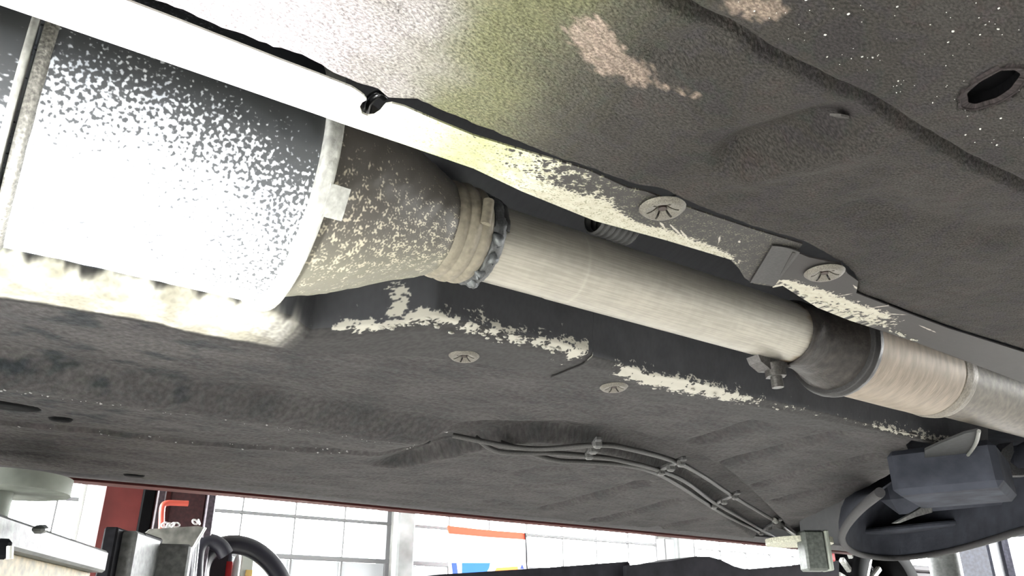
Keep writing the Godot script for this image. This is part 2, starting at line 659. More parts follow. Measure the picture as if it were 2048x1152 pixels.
func build_car() -> void:
	var car := thing("car_underbody", "dark grey underside of a raised red car, floor panels either side of the exhaust tunnel", "car")
	# near floor panel, from the shield's flange to behind the camera
	var nu := 430
	var nv := 150
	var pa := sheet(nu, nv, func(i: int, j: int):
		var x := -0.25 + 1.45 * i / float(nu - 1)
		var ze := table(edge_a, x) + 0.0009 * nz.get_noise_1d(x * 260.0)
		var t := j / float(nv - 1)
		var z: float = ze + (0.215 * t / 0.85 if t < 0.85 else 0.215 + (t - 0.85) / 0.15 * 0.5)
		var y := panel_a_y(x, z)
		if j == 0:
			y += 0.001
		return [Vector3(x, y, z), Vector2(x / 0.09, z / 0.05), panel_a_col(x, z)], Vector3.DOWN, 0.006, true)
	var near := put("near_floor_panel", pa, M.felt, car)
	# oval hole with its rolled rim, and the small torn tab beside the seam
	var hc: Vector3 = Vector3(0.3810, 1.9000, -0.1356)
	var hx: Vector3 = (Vector3(0.3854, 1.9000, -0.1250) - Vector3(0.3765, 1.9000, -0.1465)) / 2.0
	var hz: Vector3 = (Vector3(0.3714, 1.9000, -0.1281) - Vector3(0.3907, 1.9000, -0.1433)) / 2.0
	var hy := minf(minf(panel_a_y(hc.x + hx.x * 1.45, hc.z + hx.z * 1.45), panel_a_y(hc.x - hx.x * 1.45, hc.z - hx.z * 1.45)), minf(panel_a_y(hc.x + hz.x * 1.45, hc.z + hz.z * 1.45), panel_a_y(hc.x - hz.x * 1.45, hc.z - hz.z * 1.45)))
	var ringp := []
	for k in 41:
		var a := TAU * k / 40.0
		var wob := 1.24 + 0.03 * sin(a * 5.0) + 0.02 * sin(a * 9.0)
		ringp.append(Vector3(hc.x + (hx.x * cos(a) + hz.x * sin(a)) * wob, 0, hc.z + (hx.z * cos(a) + hz.z * sin(a)) * wob))
	var hole := sheet(41, 5, func(i: int, j: int):
		var q: Vector3 = ringp[i]
		var t := j / 4.0
		var out := Vector3(hc.x, 0, hc.z).lerp(q, 0.99 + 0.04 * t)
		return [Vector3(out.x, hy + 0.0002 - 0.0008 * sin(t * PI), out.z), Vector2(t, i / 40.0), panel_a_col(hc.x + 0.1, hc.z)], Vector3.DOWN, 0.004, true)
	var cup := begin()
	for k in 40:
		var a0: Vector3 = Vector3(hc.x, 0, hc.z).lerp(ringp[k], 0.985)
		var a1: Vector3 = Vector3(hc.x, 0, hc.z).lerp(ringp[k + 1], 0.985)
		quad(cup, a0 + Vector3.UP * (hy + 0.0002), a1 + Vector3.UP * (hy + 0.0002), a1 + Vector3.UP * (hy + 0.009), a0 + Vector3.UP * (hy + 0.009), Vector3(hc.x, 0, hc.z) - a0)
		tri(cup, a0 + Vector3.UP * (hy + 0.009), a1 + Vector3.UP * (hy + 0.009), Vector3(hc.x, hy + 0.009, hc.z), Vector3.DOWN)
	put("hole_well", cup.commit(), M.black, near)  # black lining paints in the shade of the hole
	put("hole_rim", hole, M.felt, near).set_meta("label", "ragged edge of the oval hole")
	var tab := extrude([Vector2(-0.006, -0.003), Vector2(0.005, -0.004), Vector2(0.006, 0.002), Vector2(0.001, 0.004), Vector2(-0.005, 0.003)], "y", 0.0, 0.0012)
	var tp: Vector3 = Vector3(0.3463, 1.8980, -0.1970)
	put("torn_tab", tab, tri_mat(Color(0.35, 0.34, 0.33), 0.5, 0.3, 40.0, M.grain), near, Vector3(tp.x, panel_a_y(tp.x, tp.z) - 0.004, tp.z), Vector3(0.5, 0.2, 0.3))
	# glinting flecks of road grit on the outer panel
	var fleck := begin()
	for k in 260:
		var u := rng.randf()
		var x := 0.20 + 0.33 * u
		var z := table(seam, x) + 0.012 + rng.randf() * 0.10
		var r := 0.00022 + 0.00045 * pow(rng.randf(), 3.0)
		fleck.append_from(box(Vector3(r * 2.0, r, r * 1.6), r * 0.4), 0, Transform3D(Basis.from_euler(Vector3(rng.randf() * 3, rng.randf() * 3, 0)), Vector3(x, panel_a_y(x, z) - r * 0.4, z)))
	put("grit_flecks", fleck.commit(), flat(Color(0.75, 0.75, 0.73), 0.4), near).set_meta("kind", "stuff")

	# far floor panel: frame rail on the left, pressed ribs and the brake-line channel on the right
	nu = 420
	nv = 190
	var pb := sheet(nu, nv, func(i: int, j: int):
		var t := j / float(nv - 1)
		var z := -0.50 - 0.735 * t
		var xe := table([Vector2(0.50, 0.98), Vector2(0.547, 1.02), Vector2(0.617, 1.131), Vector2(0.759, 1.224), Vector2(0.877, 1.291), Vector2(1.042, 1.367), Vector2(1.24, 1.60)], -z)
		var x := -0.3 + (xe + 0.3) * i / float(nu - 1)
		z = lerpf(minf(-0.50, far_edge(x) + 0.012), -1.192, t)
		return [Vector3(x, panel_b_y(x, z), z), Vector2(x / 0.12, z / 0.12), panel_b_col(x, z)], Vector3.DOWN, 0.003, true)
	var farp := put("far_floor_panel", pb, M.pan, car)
	for e in [[Vector3(0.4434, 1.8530, -0.8564), 0.0165, 0.012], [Vector3(0.0211, 1.8550, -0.9061), 0.03, 0.017], [Vector3(0.0692, 1.8550, -0.9328), 0.012, 0.009], [Vector3(0.1852, 1.8500, -1.1613), 0.014, 0.009]]:
		var q: Vector3 = e[0]
		var plug := put("drain_plug", dome(e[1], e[2], -0.0030), M.black, farp, Vector3(q.x, panel_b_y(q.x, q.z) + 0.0005, q.z))
		plug.set_meta("label", "dark rubber drain plug")
	# bright chips along the rail's edge
	fleck = begin()
	for k in 90:
		var x := -0.02 + 0.50 * rng.randf()
		var z := -0.845 + 0.003 * rng.randfn() if rng.randf() < 0.6 else rail_out(x) + 0.002 * rng.randfn()
		var r := 0.0004 + 0.0009 * pow(rng.randf(), 2.5)
		fleck.append_from(box(Vector3(r * 3.0, r, r * 1.6), r * 0.4), 0, Transform3D(Basis.from_euler(Vector3(rng.randf(), rng.randf() * 3, 0)), Vector3(x, panel_b_y(x, z) - r * 0.4, z)))
	put("paint_flecks", fleck.commit(), flat(Color(0.55, 0.55, 0.54), 0.6), farp).set_meta("kind", "stuff")

	# rocker sill: dark underside with the red body colour beyond it
	var sill := sheet(160, 14, func(i: int, j: int):
		var x := -0.3 + 2.2 * i / 159.0
		var t := j / 13.0
		var zz := sill_z(x)
		var a := PI * t
		return [Vector3(x, CY + 0.197 - 0.014 * sin(a) + 0.012 * t, zz + 0.022 - 0.05 * t), Vector2(x * 8, t), Color.WHITE], Vector3.DOWN, 0.004)
	put("sill", sill, tri_mat(Color(0.235, 0.225, 0.235), 0.6, 0.0, 10.0, M.grain), car)
	var red := sheet(160, 6, func(i: int, j: int):
		var x := -0.3 + 2.2 * i / 159.0
		var t := j / 5.0
		return [Vector3(x, CY + 0.1850 + 0.03 * t, sill_z(x) - 0.026 - 0.03 * t * t), Vector2(x, t), Color.WHITE], Vector3(0, -0.3, -1), 0.012)
	put("body_side", red, M.red_paint, car)
	var inner := sheet(160, 6, func(i: int, j: int):
		var x := -0.3 + 2.6 * i / 159.0
		return [Vector3(x, CY + 0.196 + 0.30 * j / 5.0, sill_z(x) - 0.012), Vector2(x, j / 5.0), Color.WHITE], Vector3(0, 0, 1), 0.006)
	put("inner_sill", inner, M.dark, car)
	# everything above: the closed body
	var body := begin()
	for b in [[Vector3(3.4, 0.1, 2.4), Vector3(0.9, CY + 0.52, -0.35)], [Vector3(3.4, 0.24, 0.05), Vector3(0.9, CY + 0.40, 0.75)], [Vector3(0.05, 0.26, 2.3), Vector3(-0.6, CY + 0.40, -0.3)]]:
		body.append_from(box(b[0]), 0, Transform3D(Basis(), b[1]))
	put("body_shell", body.commit(), M.dark, car)


func dome(rx: float, rz: float, h: float) -> ArrayMesh:
	return sheet(8, 33, func(i: int, j: int):
		var r := i / 7.0
		var a := TAU * j / 32.0
		return [Vector3(cos(a) * rx * r, h * sqrt(maxf(0.0, 1.0 - pow(r, 6.0))), sin(a) * rz * r), Vector2(r, a)], Vector3.DOWN)


func sill_z(x: float) -> float:
	return -1.20 - 0.012 * sstep(0.9, 1.8, x) * 4.0 + 0.008 * sin(x * 5.0)


func rail_out(x: float) -> float:
	return table([Vector2(0.0, -0.975), Vector2(0.227, -0.963), Vector2(0.346, -0.92), Vector2(0.5, -0.885)], x)


var channel := [Vector2(0.4503, -0.9174), Vector2(0.4851, -0.8514), Vector2(0.5236, -0.7985), Vector2(0.5717, -0.7626), Vector2(0.6508, -0.7530), Vector2(0.7677, -0.7797), Vector2(0.9316, -0.8536), Vector2(1.1670, -0.9848), Vector2(1.5279, -1.1937)]
var ribs := [[Vector2(0.7673, -0.7032), Vector2(0.7632, -0.5751)], [Vector2(0.8968, -0.7738), Vector2(0.8881, -0.5895)], [Vector2(1.0504, -0.8474), Vector2(1.0459, -0.6416)], [Vector2(1.1751, -0.9090), Vector2(1.1919, -0.7774)], [Vector2(0.8263, -1.1127), Vector2(0.8605, -0.9178)], [Vector2(0.9808, -1.1701), Vector2(0.9989, -0.9875)], [Vector2(1.1503, -1.1945), Vector2(1.1589, -1.0825)]]

func panel_b_y(x: float, z: float) -> float:
	var p := Vector2(x, z)
	var slope := CY + lerpf(0.2305, 0.192, sstep(-0.70, -1.19, z) * 0.6 + clampf((-0.56 - z) / 0.64, 0, 1) * 0.4)
	# frame rail
	var rail := CY + 0.231 - 0.026 * sstep(-0.795, -0.842, z)
	var ro := rail_out(x)
	rail -= 0.004 * sstep(ro + 0.002, ro - 0.002, z)
	rail = lerpf(rail, CY + 0.193, sstep(ro, -1.18, z))
	rail += 0.003 * exp(-pow((z + 1.10) / 0.02, 2.0)) * sin(x * 13.0)
	var k := sstep(0.58, 0.42, x)
	var y := lerpf(slope, rail, k)
	# brake-line channel
	var d := 9.0
	for q in channel.size() - 1:
		d = minf(d, seg_dist(p, channel[q], channel[q + 1]))
	y += 0.022 * sstep(0.046, 0.032, d) * sstep(0.40, 0.5, x)
	for r in ribs:
		y += 0.012 * exp(-pow(seg_dist(p, r[0], r[1]) / 0.012, 2.0))
	# pressed rings
	for c in [[Vector2(0.6930, -0.9443), 0.05], [Vector2(0.7092, -0.8669), 0.025], [Vector2(0.7150, -1.1115), 0.02]]:
		var rr := p.distance_to(c[0])
		y += 0.0018 * exp(-pow((rr - c[1]) / 0.008, 2.0))
	# ragged bulge where the channel begins
	y -= 0.006 * exp(-pow(seg_dist(p, Vector2(0.5071, -0.8176), Vector2(0.6275, -0.7265)) / 0.010, 2.0))
	y += 0.0016 * nz.get_noise_2d(x * 9.0, z * 16.0) + 0.0006 * nz.get_noise_2d(x * 60.0, z * 60.0)
	return y


func panel_b_col(x: float, z: float) -> Color:
	var v := nz.get_noise_2d(x * 10.0 + 30.0, z * 14.0)
	var c := Color(0.054, 0.052, 0.0525).lerp(Color(0.072, 0.069, 0.068), clampf(0.5 + v * 1.2, 0, 1))
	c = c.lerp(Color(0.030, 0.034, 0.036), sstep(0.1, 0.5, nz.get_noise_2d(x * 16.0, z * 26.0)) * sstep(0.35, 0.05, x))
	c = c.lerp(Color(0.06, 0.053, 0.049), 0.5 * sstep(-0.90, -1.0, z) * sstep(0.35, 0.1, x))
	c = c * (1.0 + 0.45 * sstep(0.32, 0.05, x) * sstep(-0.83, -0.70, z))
	return c


# ------------------------------------------------------------------ heat shields
var far_out := [Vector2(-0.0263, -0.6705), Vector2(-0.0073, -0.6692), Vector2(0.0253, -0.6650), Vector2(0.0960, -0.6594), Vector2(0.1250, -0.6677), Vector2(0.1578, -0.6677), Vector2(0.2044, -0.6643), Vector2(0.2255, -0.6598), Vector2(0.2670, -0.6350), Vector2(0.3181, -0.6087), Vector2(0.3812, -0.5974), Vector2(0.4472, -0.5921), Vector2(0.4751, -0.5871), Vector2(0.5250, -0.5907), Vector2(0.5770, -0.6004), Vector2(0.6336, -0.5884), Vector2(0.7867, -0.5920), Vector2(0.9144, -0.5543), Vector2(1.0678, -0.5457)]
var far_in := [Vector2(-0.0284, -0.6173), Vector2(-0.0108, -0.6153), Vector2(0.0131, -0.6103), Vector2(0.0355, -0.6120), Vector2(0.0692, -0.6139), Vector2(0.1034, -0.6084), Vector2(0.1508, -0.6025), Vector2(0.1878, -0.5932), Vector2(0.2129, -0.6140), Vector2(0.2328, -0.5918), Vector2(0.2547, -0.5684), Vector2(0.2829, -0.5261), Vector2(0.3174, -0.5245), Vector2(0.3611, -0.5254), Vector2(0.4048, -0.5221), Vector2(0.4489, -0.5286), Vector2(0.4902, -0.5326), Vector2(0.5269, -0.5400), Vector2(0.5939, -0.5333), Vector2(0.6592, -0.5400), Vector2(0.7174, -0.5365), Vector2(0.9347, -0.5405), Vector2(1.0532, -0.5376)]

func far_edge(x: float) -> float:
	return table(far_out, x)


func arch_image(x0: float, x1: float, seed_: int) -> ImageTexture:
	var w := 1800
	var h := 420
	var im := Image.create_empty(w, h, false, Image.FORMAT_RGB8)
	for i in w:
		var x := lerpf(x0, x1, i / float(w))
		var lip := sstep(0.22, 0.165, x + 0.02 * nz.get_noise_1d(i * 0.02))
		for j in h:
			var v := j / float(h)
			var n1 := nb.get_noise_2d(x * 190.0 + seed_, v * 26.0)
			var base := 0.205 + 0.02 * n1
			var c := Color(base * 1.0, base * 0.985, base * 0.98)
			if v > 0.36:
				c = c.lerp(Color(0.245, 0.25, 0.265), 0.75)
			# rub-through along the fold
			var m := -1.0
			if x > 0.20 and v > 0.12 and v < 0.62:
				var where := 0.0
				if x < 0.44:
					where = 0.95 * exp(-pow((v - 0.35) / 0.055, 2.0)) * sstep(0.19, 0.24, x)
					where += 0.55 * exp(-pow((x - 0.262) / 0.009, 2.0)) * sstep(0.58, 0.48, v) * sstep(0.34, 0.40, v)
					where += 0.45 * sstep(0.37, 0.42, x) * exp(-pow((v - 0.24) / 0.14, 2.0))
				else:
					where = 1.05 * exp(-pow((v - 0.29) / 0.085, 2.0)) * sstep(0.475, 0.5, x) * sstep(0.72, 0.62, x)
					where += 0.5 * exp(-pow((v - 0.34) / 0.05, 2.0)) * sstep(0.44, 0.46, x)
					where += 0.5 * exp(-pow((v - 0.34) / 0.08, 2.0)) * sstep(0.85, 0.92, x)
				var sm: float = v / 0.36 * 0.05 if v < 0.36 else 0.05 + (v - 0.36) / 0.36 * 0.13
				m = where + 0.75 * nz.get_noise_2d(x * 60.0 + seed_, sm * 75.0) + 0.28 * nc.get_noise_2d(x * 120.0, sm * 160.0) - 0.80
				c = c.lerp(Color(0.64, 0.63, 0.59), sstep(0.0, 0.15, m))
			if lip > 0.0:
				var ll := lip * sstep(0.02, 0.06, v) * sstep(0.40, 0.33, v + 0.08 * nz.get_noise_2d(x * 40.0, 3.0))
				var bare := Color(0.88, 0.87, 0.83).lerp(Color(0.68, 0.665, 0.61), clampf(0.35 + 1.2 * nz.get_noise_2d(x * 28.0, v * 5.0) + 0.5 * sstep(0.20, 0.08, v), 0, 1))
				c = c.lerp(bare, clampf(ll + 0.1 * n1 * ll, 0, 1))
				if v > 0.4:
					c = c.lerp(Color(0.30, 0.30, 0.285), lip * 0.45 * sstep(-0.2, 0.3, n1))
			im.set_pixel(i, j, c)
	return ImageTexture.create_from_image(im)


# cross-section from the far flange over the tunnel roof and down to the near side
func arch_point(x: float, v: float, dy: float) -> Vector3:
	var zo := table(far_out, x)
	var zi := table(far_in, x)
	var lip := sstep(0.20, 0.12, x)
	var y0 := CY + 0.229 + dy
	var roof := CY + lerpf(0.392, 0.345, sstep(0.28, 0.36, x)) + dy
	if v < 0.36:
		var t := v / 0.36
		# the lip rolls upward on the left
		return Vector3(x, y0 + lip * 0.012 * t * t + 0.004 * sstep(0.75, 1.0, t), lerpf(zo, zi, t))
	if v < 0.72:
		var t := (v - 0.36) / 0.36
		var zt := minf(zi + 0.035, -0.52)
		return Vector3(x, lerpf(y0 + 0.004 + lip * 0.012, roof - 0.02, t), lerpf(zi, zt, t))
	var s := (v - 0.72) / 0.28
	var z0 := minf(zi + 0.035, -0.52)
	return Vector3(x, roof - 0.02 + 0.02 * sin(PI * clampf(s, 0, 1)), lerpf(z0, -0.345, s))


func near_image(x0: float, x1: float, first: bool) -> ImageTexture:
	var w := 2000
	var h := 200
	var im := Image.create_empty(w, h, false, Image.FORMAT_RGB8)
	var strokes := []
	if first:
		for e in [[0.393, 0.35, 0.402, 0.62], [0.352, 0.55, 0.372, 0.78], [0.365, 0.62, 0.378, 0.80], [0.345, 0.6, 0.356, 0.75], [0.41, 0.3, 0.413, 0.36]]:
			strokes.append(e)
	else:
		for e in [[0.60, 0.35, 0.59, 0.75], [0.63, 0.55, 0.612, 0.8], [0.535, 0.22, 0.545, 0.3], [0.66, 0.8, 0.69, 0.85], [0.55, 0.5, 0.545, 0.8]]:
			strokes.append(e)
	var bare_t := [Vector2(-0.3, 1.15), Vector2(0.14, 1.05), Vector2(0.18, 0.86), Vector2(0.23, 0.66), Vector2(0.255, 0.42), Vector2(0.29, 0.26), Vector2(0.33, 0.10), Vector2(0.45, 0.05)]
	for i in w:
		var x := lerpf(x0, x1, i / float(w))
		var b0 := table(bare_t, x)
		var beam_rim := exp(-pow((x - 0.195) / 0.045, 2.0))  # greenish edge of the lamp beam, painted into the bare metal
		for j in h:
			var v := (j / float(h) - 0.25) / 0.55             # 0 at the outer edge, 1 at the inner
			var paint := Color(0.20, 0.195, 0.19)
			var n1 := nz.get_noise_2d(x * 120.0, v * 5.0)
			var n2 := nc.get_noise_2d(x * 170.0, v * 7.0)
			var m := 0.0
			if first:
				var edge := 0.0
				if x > 0.17:
					edge = 0.95 * sstep(0.52, 1.0, v - 0.10 * n1) * sstep(0.46, 0.40, x)
					edge -= 0.45 * exp(-pow((x - 0.335) / 0.012, 2.0)) * sstep(1.0, 0.7, v)
					edge += 0.4 * exp(-pow((x - 0.295) / 0.014, 2.0)) * sstep(0.25, 0.6, v)
				m = b0 + edge + 0.42 * n1 + 0.22 * n2 - 0.5
			else:
				m = 0.95 * exp(-pow((v - 0.93) / 0.20, 2.0)) * sstep(0.465, 0.50, x) * sstep(0.66, 0.60, x) + 0.55 * n1 + 0.2 * n2 - 0.52
				m = maxf(m, 0.55 * sstep(0.82, 0.98, v) * sstep(0.7, 0.6, x) + 0.4 * n1 - 0.42)
			var bare := Color(0.86, 0.85, 0.82).lerp(Color(0.66, 0.64, 0.57), clampf(0.4 + 1.2 * nz.get_noise_2d(x * 80.0 + 9.0, v * 6.0 + 4.0), 0, 1) * sstep(0.12, 0.24, x))
			bare = bare.lerp(Color(0.50, 0.52, 0.32), 0.75 * beam_rim).lerp(Color(0.58, 0.565, 0.51), sstep(0.21, 0.27, x) * 0.8)
			var c := paint.lerp(bare, sstep(-0.04, 0.10, m))
			# dark speckle where the coat survives in spots
			if first and x > 0.0:
				var sp := nb.get_noise_2d(x * 420.0, v * 18.0) + 0.7 * n1
				c = c.lerp(Color(0.40, 0.40, 0.33), sstep(0.55, 0.85, sp) * 0.7 * sstep(0.06, 0.17, x))
			for e in strokes:
				if absf(x - e[0]) > 0.04:
					continue
				var sa := Vector2(e[0], e[1] * 0.036)
				var sb := Vector2(e[2], e[3] * 0.036)
				var sp := Vector2(x, v * 0.036)
				var tt := clampf((sp - sa).dot(sb - sa) / (sb - sa).length_squared(), 0.0, 1.0)
				var dd := sp.distance_to(sa.lerp(sb, tt)) + 0.0007 * n1
				var wd := 0.0011 * sqrt(maxf(0.0, 1.0 - pow(absf(2.0 * tt - 1.0), 1.6)))
				if dd < wd:
					c = c.lerp(Color(0.70, 0.68, 0.63), 0.8 * sstep(wd, wd * 0.4, dd))
			im.set_pixel(i, j, c)
	return ImageTexture.create_from_image(im)


func build_heat_shields() -> void:
	var split := 0.468
	for k in 2:
		var first := k == 0
		var o := thing("heat_shield", ["worn aluminium tunnel heat shield with a bright bare flange above the muffler" , "dark painted rear heat shield lapped over the front one along the pipe"][k], "heat shield")
		# tunnel and far flange
		var xa := -0.32 if first else split - 0.022
		var xb := split if first else 1.15
		var nu := 200
		var nv := 64
		var dy := 0.0 if first else -0.0022
		var am := sheet(nu, nv, func(i: int, j: int):
			var x := lerpf(xa, xb, i / float(nu - 1))
			var v := j / float(nv - 1)
			var q := arch_point(x, v, dy)
			q.y += 0.0007 * nz.get_noise_2d(x * 60.0, v * 12.0)
			q.z += 0.0012 * nz.get_noise_2d(x * 40.0 + 8.0, v * 6.0)
			return [q, Vector2(i / float(nu - 1), v)], Vector3.DOWN, 0.0011)
		var tm := flat(Color(1, 1, 1), 0.7, 0.0)
		tm.metallic_specular = 0.25
		tm.albedo_texture = arch_image(xa, xb, 3 + k * 40)
		put("tunnel", am, tm, o)
		# near flange
		var zr := Rect2(xa if first else 0.42, -0.296, (0.50 - xa) if first else 0.62, -0.066)
		var fm := flat(Color(1, 1, 1), 0.6, 0.05)
		fm.metallic_specular = 0.3
		fm.albedo_texture = near_image(zr.position.x, zr.position.x + zr.size.x, first)
		fm.texture_repeat = false
		fm.normal_enabled = true
		fm.normal_texture = M.grain_n
		fm.normal_scale = 0.12
		fm.uv1_scale = Vector3.ONE
		fm.normal_texture = noise_tex(0.02, 0, 1, 31, 512, true, 1.5)
		if first:
			var outer := [Vector2(-0.0877, -0.3171), Vector2(-0.0453, -0.3164), Vector2(0.0117, -0.3157), Vector2(0.0318, -0.3157), Vector2(0.0545, -0.3161), Vector2(0.0806, -0.3165), Vector2(0.1006, -0.3164), Vector2(0.1176, -0.3167), Vector2(0.1234, -0.3187), Vector2(0.1255, -0.3197), Vector2(0.1280, -0.3221), Vector2(0.1269, -0.3253), Vector2(0.1276, -0.3300), Vector2(0.1309, -0.3341), Vector2(0.1342, -0.3345), Vector2(0.1369, -0.3321), Vector2(0.1380, -0.3271), Vector2(0.1378, -0.3231), Vector2(0.1379, -0.3199), Vector2(0.1401, -0.3174), Vector2(0.1464, -0.3162), Vector2(0.1680, -0.3176), Vector2(0.1901, -0.3184), Vector2(0.2229, -0.3153), Vector2(0.2637, -0.3108), Vector2(0.2983, -0.3131), Vector2(0.3101, -0.3102), Vector2(0.3491, -0.3098), Vector2(0.4040, -0.3068), Vector2(0.4512, -0.3022)]
			var inner := [Vector2(0.4850, -0.3487), Vector2(0.4935, -0.3638), Vector2(0.4775, -0.3676), Vector2(0.4631, -0.3646), Vector2(0.4461, -0.3551), Vector2(0.4285, -0.3481), Vector2(0.3669, -0.3518), Vector2(0.3088, -0.3576), Vector2(0.2467, -0.3531), Vector2(0.2079, -0.3473), Vector2(0.1625, -0.3477), Vector2(0.1256, -0.3485), Vector2(0.1133, -0.3482), Vector2(0.0331, -0.3487), Vector2(-0.0329, -0.3495), Vector2(-0.1007, -0.3495)]
			put("near_flange", extrude(outer + inner, "y", CY + 0.2520, CY + 0.2532, zr), fm, o)
			var gloss := flat(Color(0.03, 0.03, 0.03), 0.15)
			put("retaining_hook", tube(smooth([Vector3(0.1370, 1.9120, -0.3440), Vector3(0.1346, 1.9120, -0.3364), Vector3(0.1349, 1.9120, -0.3294), Vector3(0.1368, 1.9120, -0.3261), Vector3(0.1405, 1.9120, -0.3277)], 5), 0.0030, 10, 0.0018), gloss, o)
			# folded step where the rear shield laps under
			var step := sheet(16, 12, func(i: int, j: int):
				var a: Vector3 = (Vector3(0.4329, 1.9000, -0.3136)).lerp(Vector3(0.4703, 1.9000, -0.3657), j / 11.0)
				var b: Vector3 = (Vector3(0.4529, 1.8975, -0.3063)).lerp(Vector3(0.4863, 1.8975, -0.3562), j / 11.0)
				var q := a.lerp(b, i / 15.0)
				q.y += 0.0012 * sin(i / 15.0 * PI)
				return [q, Vector2(0.45 + 0.02 * i, j / 11.0)], Vector3.DOWN, 0.001)
			put("folded_step", step, tri_mat(Color(0.19, 0.185, 0.18), 0.6, 0.0, 30.0, M.grain), o)
		else:
			var outer2 := [Vector2(0.4499, -0.3101), Vector2(0.4557, -0.3082), Vector2(0.4655, -0.3085), Vector2(0.4950, -0.3026), Vector2(0.5136, -0.3102), Vector2(0.5324, -0.3141), Vector2(0.5518, -0.3291), Vector2(0.6196, -0.3307), Vector2(0.6878, -0.3317), Vector2(0.8134, -0.3268), Vector2(1.1143, -0.3310)]
			var inner2 := [Vector2(1.3130, -0.4021), Vector2(0.9207, -0.3779), Vector2(0.8002, -0.3726), Vector2(0.6985, -0.3686), Vector2(0.6472, -0.3683), Vector2(0.6005, -0.3687), Vector2(0.5521, -0.3657), Vector2(0.5138, -0.3573), Vector2(0.4916, -0.3521), Vector2(0.4883, -0.3590)]
			put("near_flange", extrude(outer2 + inner2, "y", CY + 0.2480, CY + 0.2492, zr), fm, o)
			# cords of sprayed sealant standing proud on the edge
			var blob := begin()
			for q in 60:
				var t := rng.randf()
				var p: Vector3 = (Vector3(0.5202, 1.8990, -0.3579)).lerp(Vector3(0.6964, 1.8990, -0.3668), t)
				p.z += 0.004 * rng.randf()
				var r := 0.0006 + 0.0014 * pow(rng.randf(), 2.0)
				blob.append_from(ball(r, rng.randi()), 0, Transform3D(Basis.from_euler(Vector3(0, rng.randf() * 3, 0)).scaled(Vector3(1.8, 0.6, 1.0)), Vector3(p.x, CY + 0.2478, p.z)))
			put("sealant_beads", blob.commit(), flat(Color(0.64, 0.63, 0.58), 0.5), o).set_meta("kind", "stuff")
	# rough sealant crumbs on the far flange
	var crumbs := begin()
	for q in 90:
		var seg: Array = [[Vector3(0.2459, 1.8790, -0.5684), Vector3(0.2781, 1.8790, -0.5262)], [Vector3(0.2844, 1.8790, -0.5287), Vector3(0.4054, 1.8790, -0.5230)], [Vector3(0.5343, 1.8780, -0.5552), Vector3(0.7309, 1.8780, -0.5436)]][rng.randi() % 3]
		var p: Vector3 = (seg[0] as Vector3).lerp(seg[1], rng.randf())
		p.z -= 0.005 * rng.randfn() + 0.002
		var r := 0.0006 + 0.0015 * pow(rng.randf(), 2.5)
		crumbs.append_from(ball(r, rng.randi()), 0, Transform3D(Basis.from_euler(Vector3(0, rng.randf() * 3, 0)).scaled(Vector3(1.6, 0.6, 0.9)), Vector3(p.x, p.y - 0.001, p.z)))
	put("sealant_crumbs", crumbs.commit(), flat(Color(0.64, 0.63, 0.59), 0.5), get_node("heat_shield")).set_meta("kind", "stuff")
	# short ribbed hose in the tunnel, above the pipe
	var h := thing("ribbed_hose", "short black ribbed hose seen between the pipe and the near heat-shield flange", "hose")
	var c0: Vector3 = Vector3(0.3452, 1.9276, -0.4000)
	var prof := []
	for k in 41:
		prof.append(Vector2(c0.x + 0.0009 * k, 0.012 + 0.0016 * sin(k * 1.05)))
	put("hose_wall", lathe(prof, 32, 0.0, 60.0, c0.y + 0.008, c0.z), tri_mat(Color(0.09, 0.09, 0.09), 0.6, 0.0, 40.0, M.grain), h)


func ball(r: float, sd: int) -> ArrayMesh:
	return sheet(6, 8, func(i: int, j: int):
		var a := PI * i / 5.0
		var b := TAU * j / 7.0
		var rr := r * (1.0 + 0.35 * nb.get_noise_2d(float(sd % 97) + cos(b) * 1.5, i * 1.3 + sin(b)))
		return [Vector3(sin(a) * cos(b), cos(a), sin(a) * sin(b)) * rr, Vector2.ZERO], Vector3(1, 0, 0))


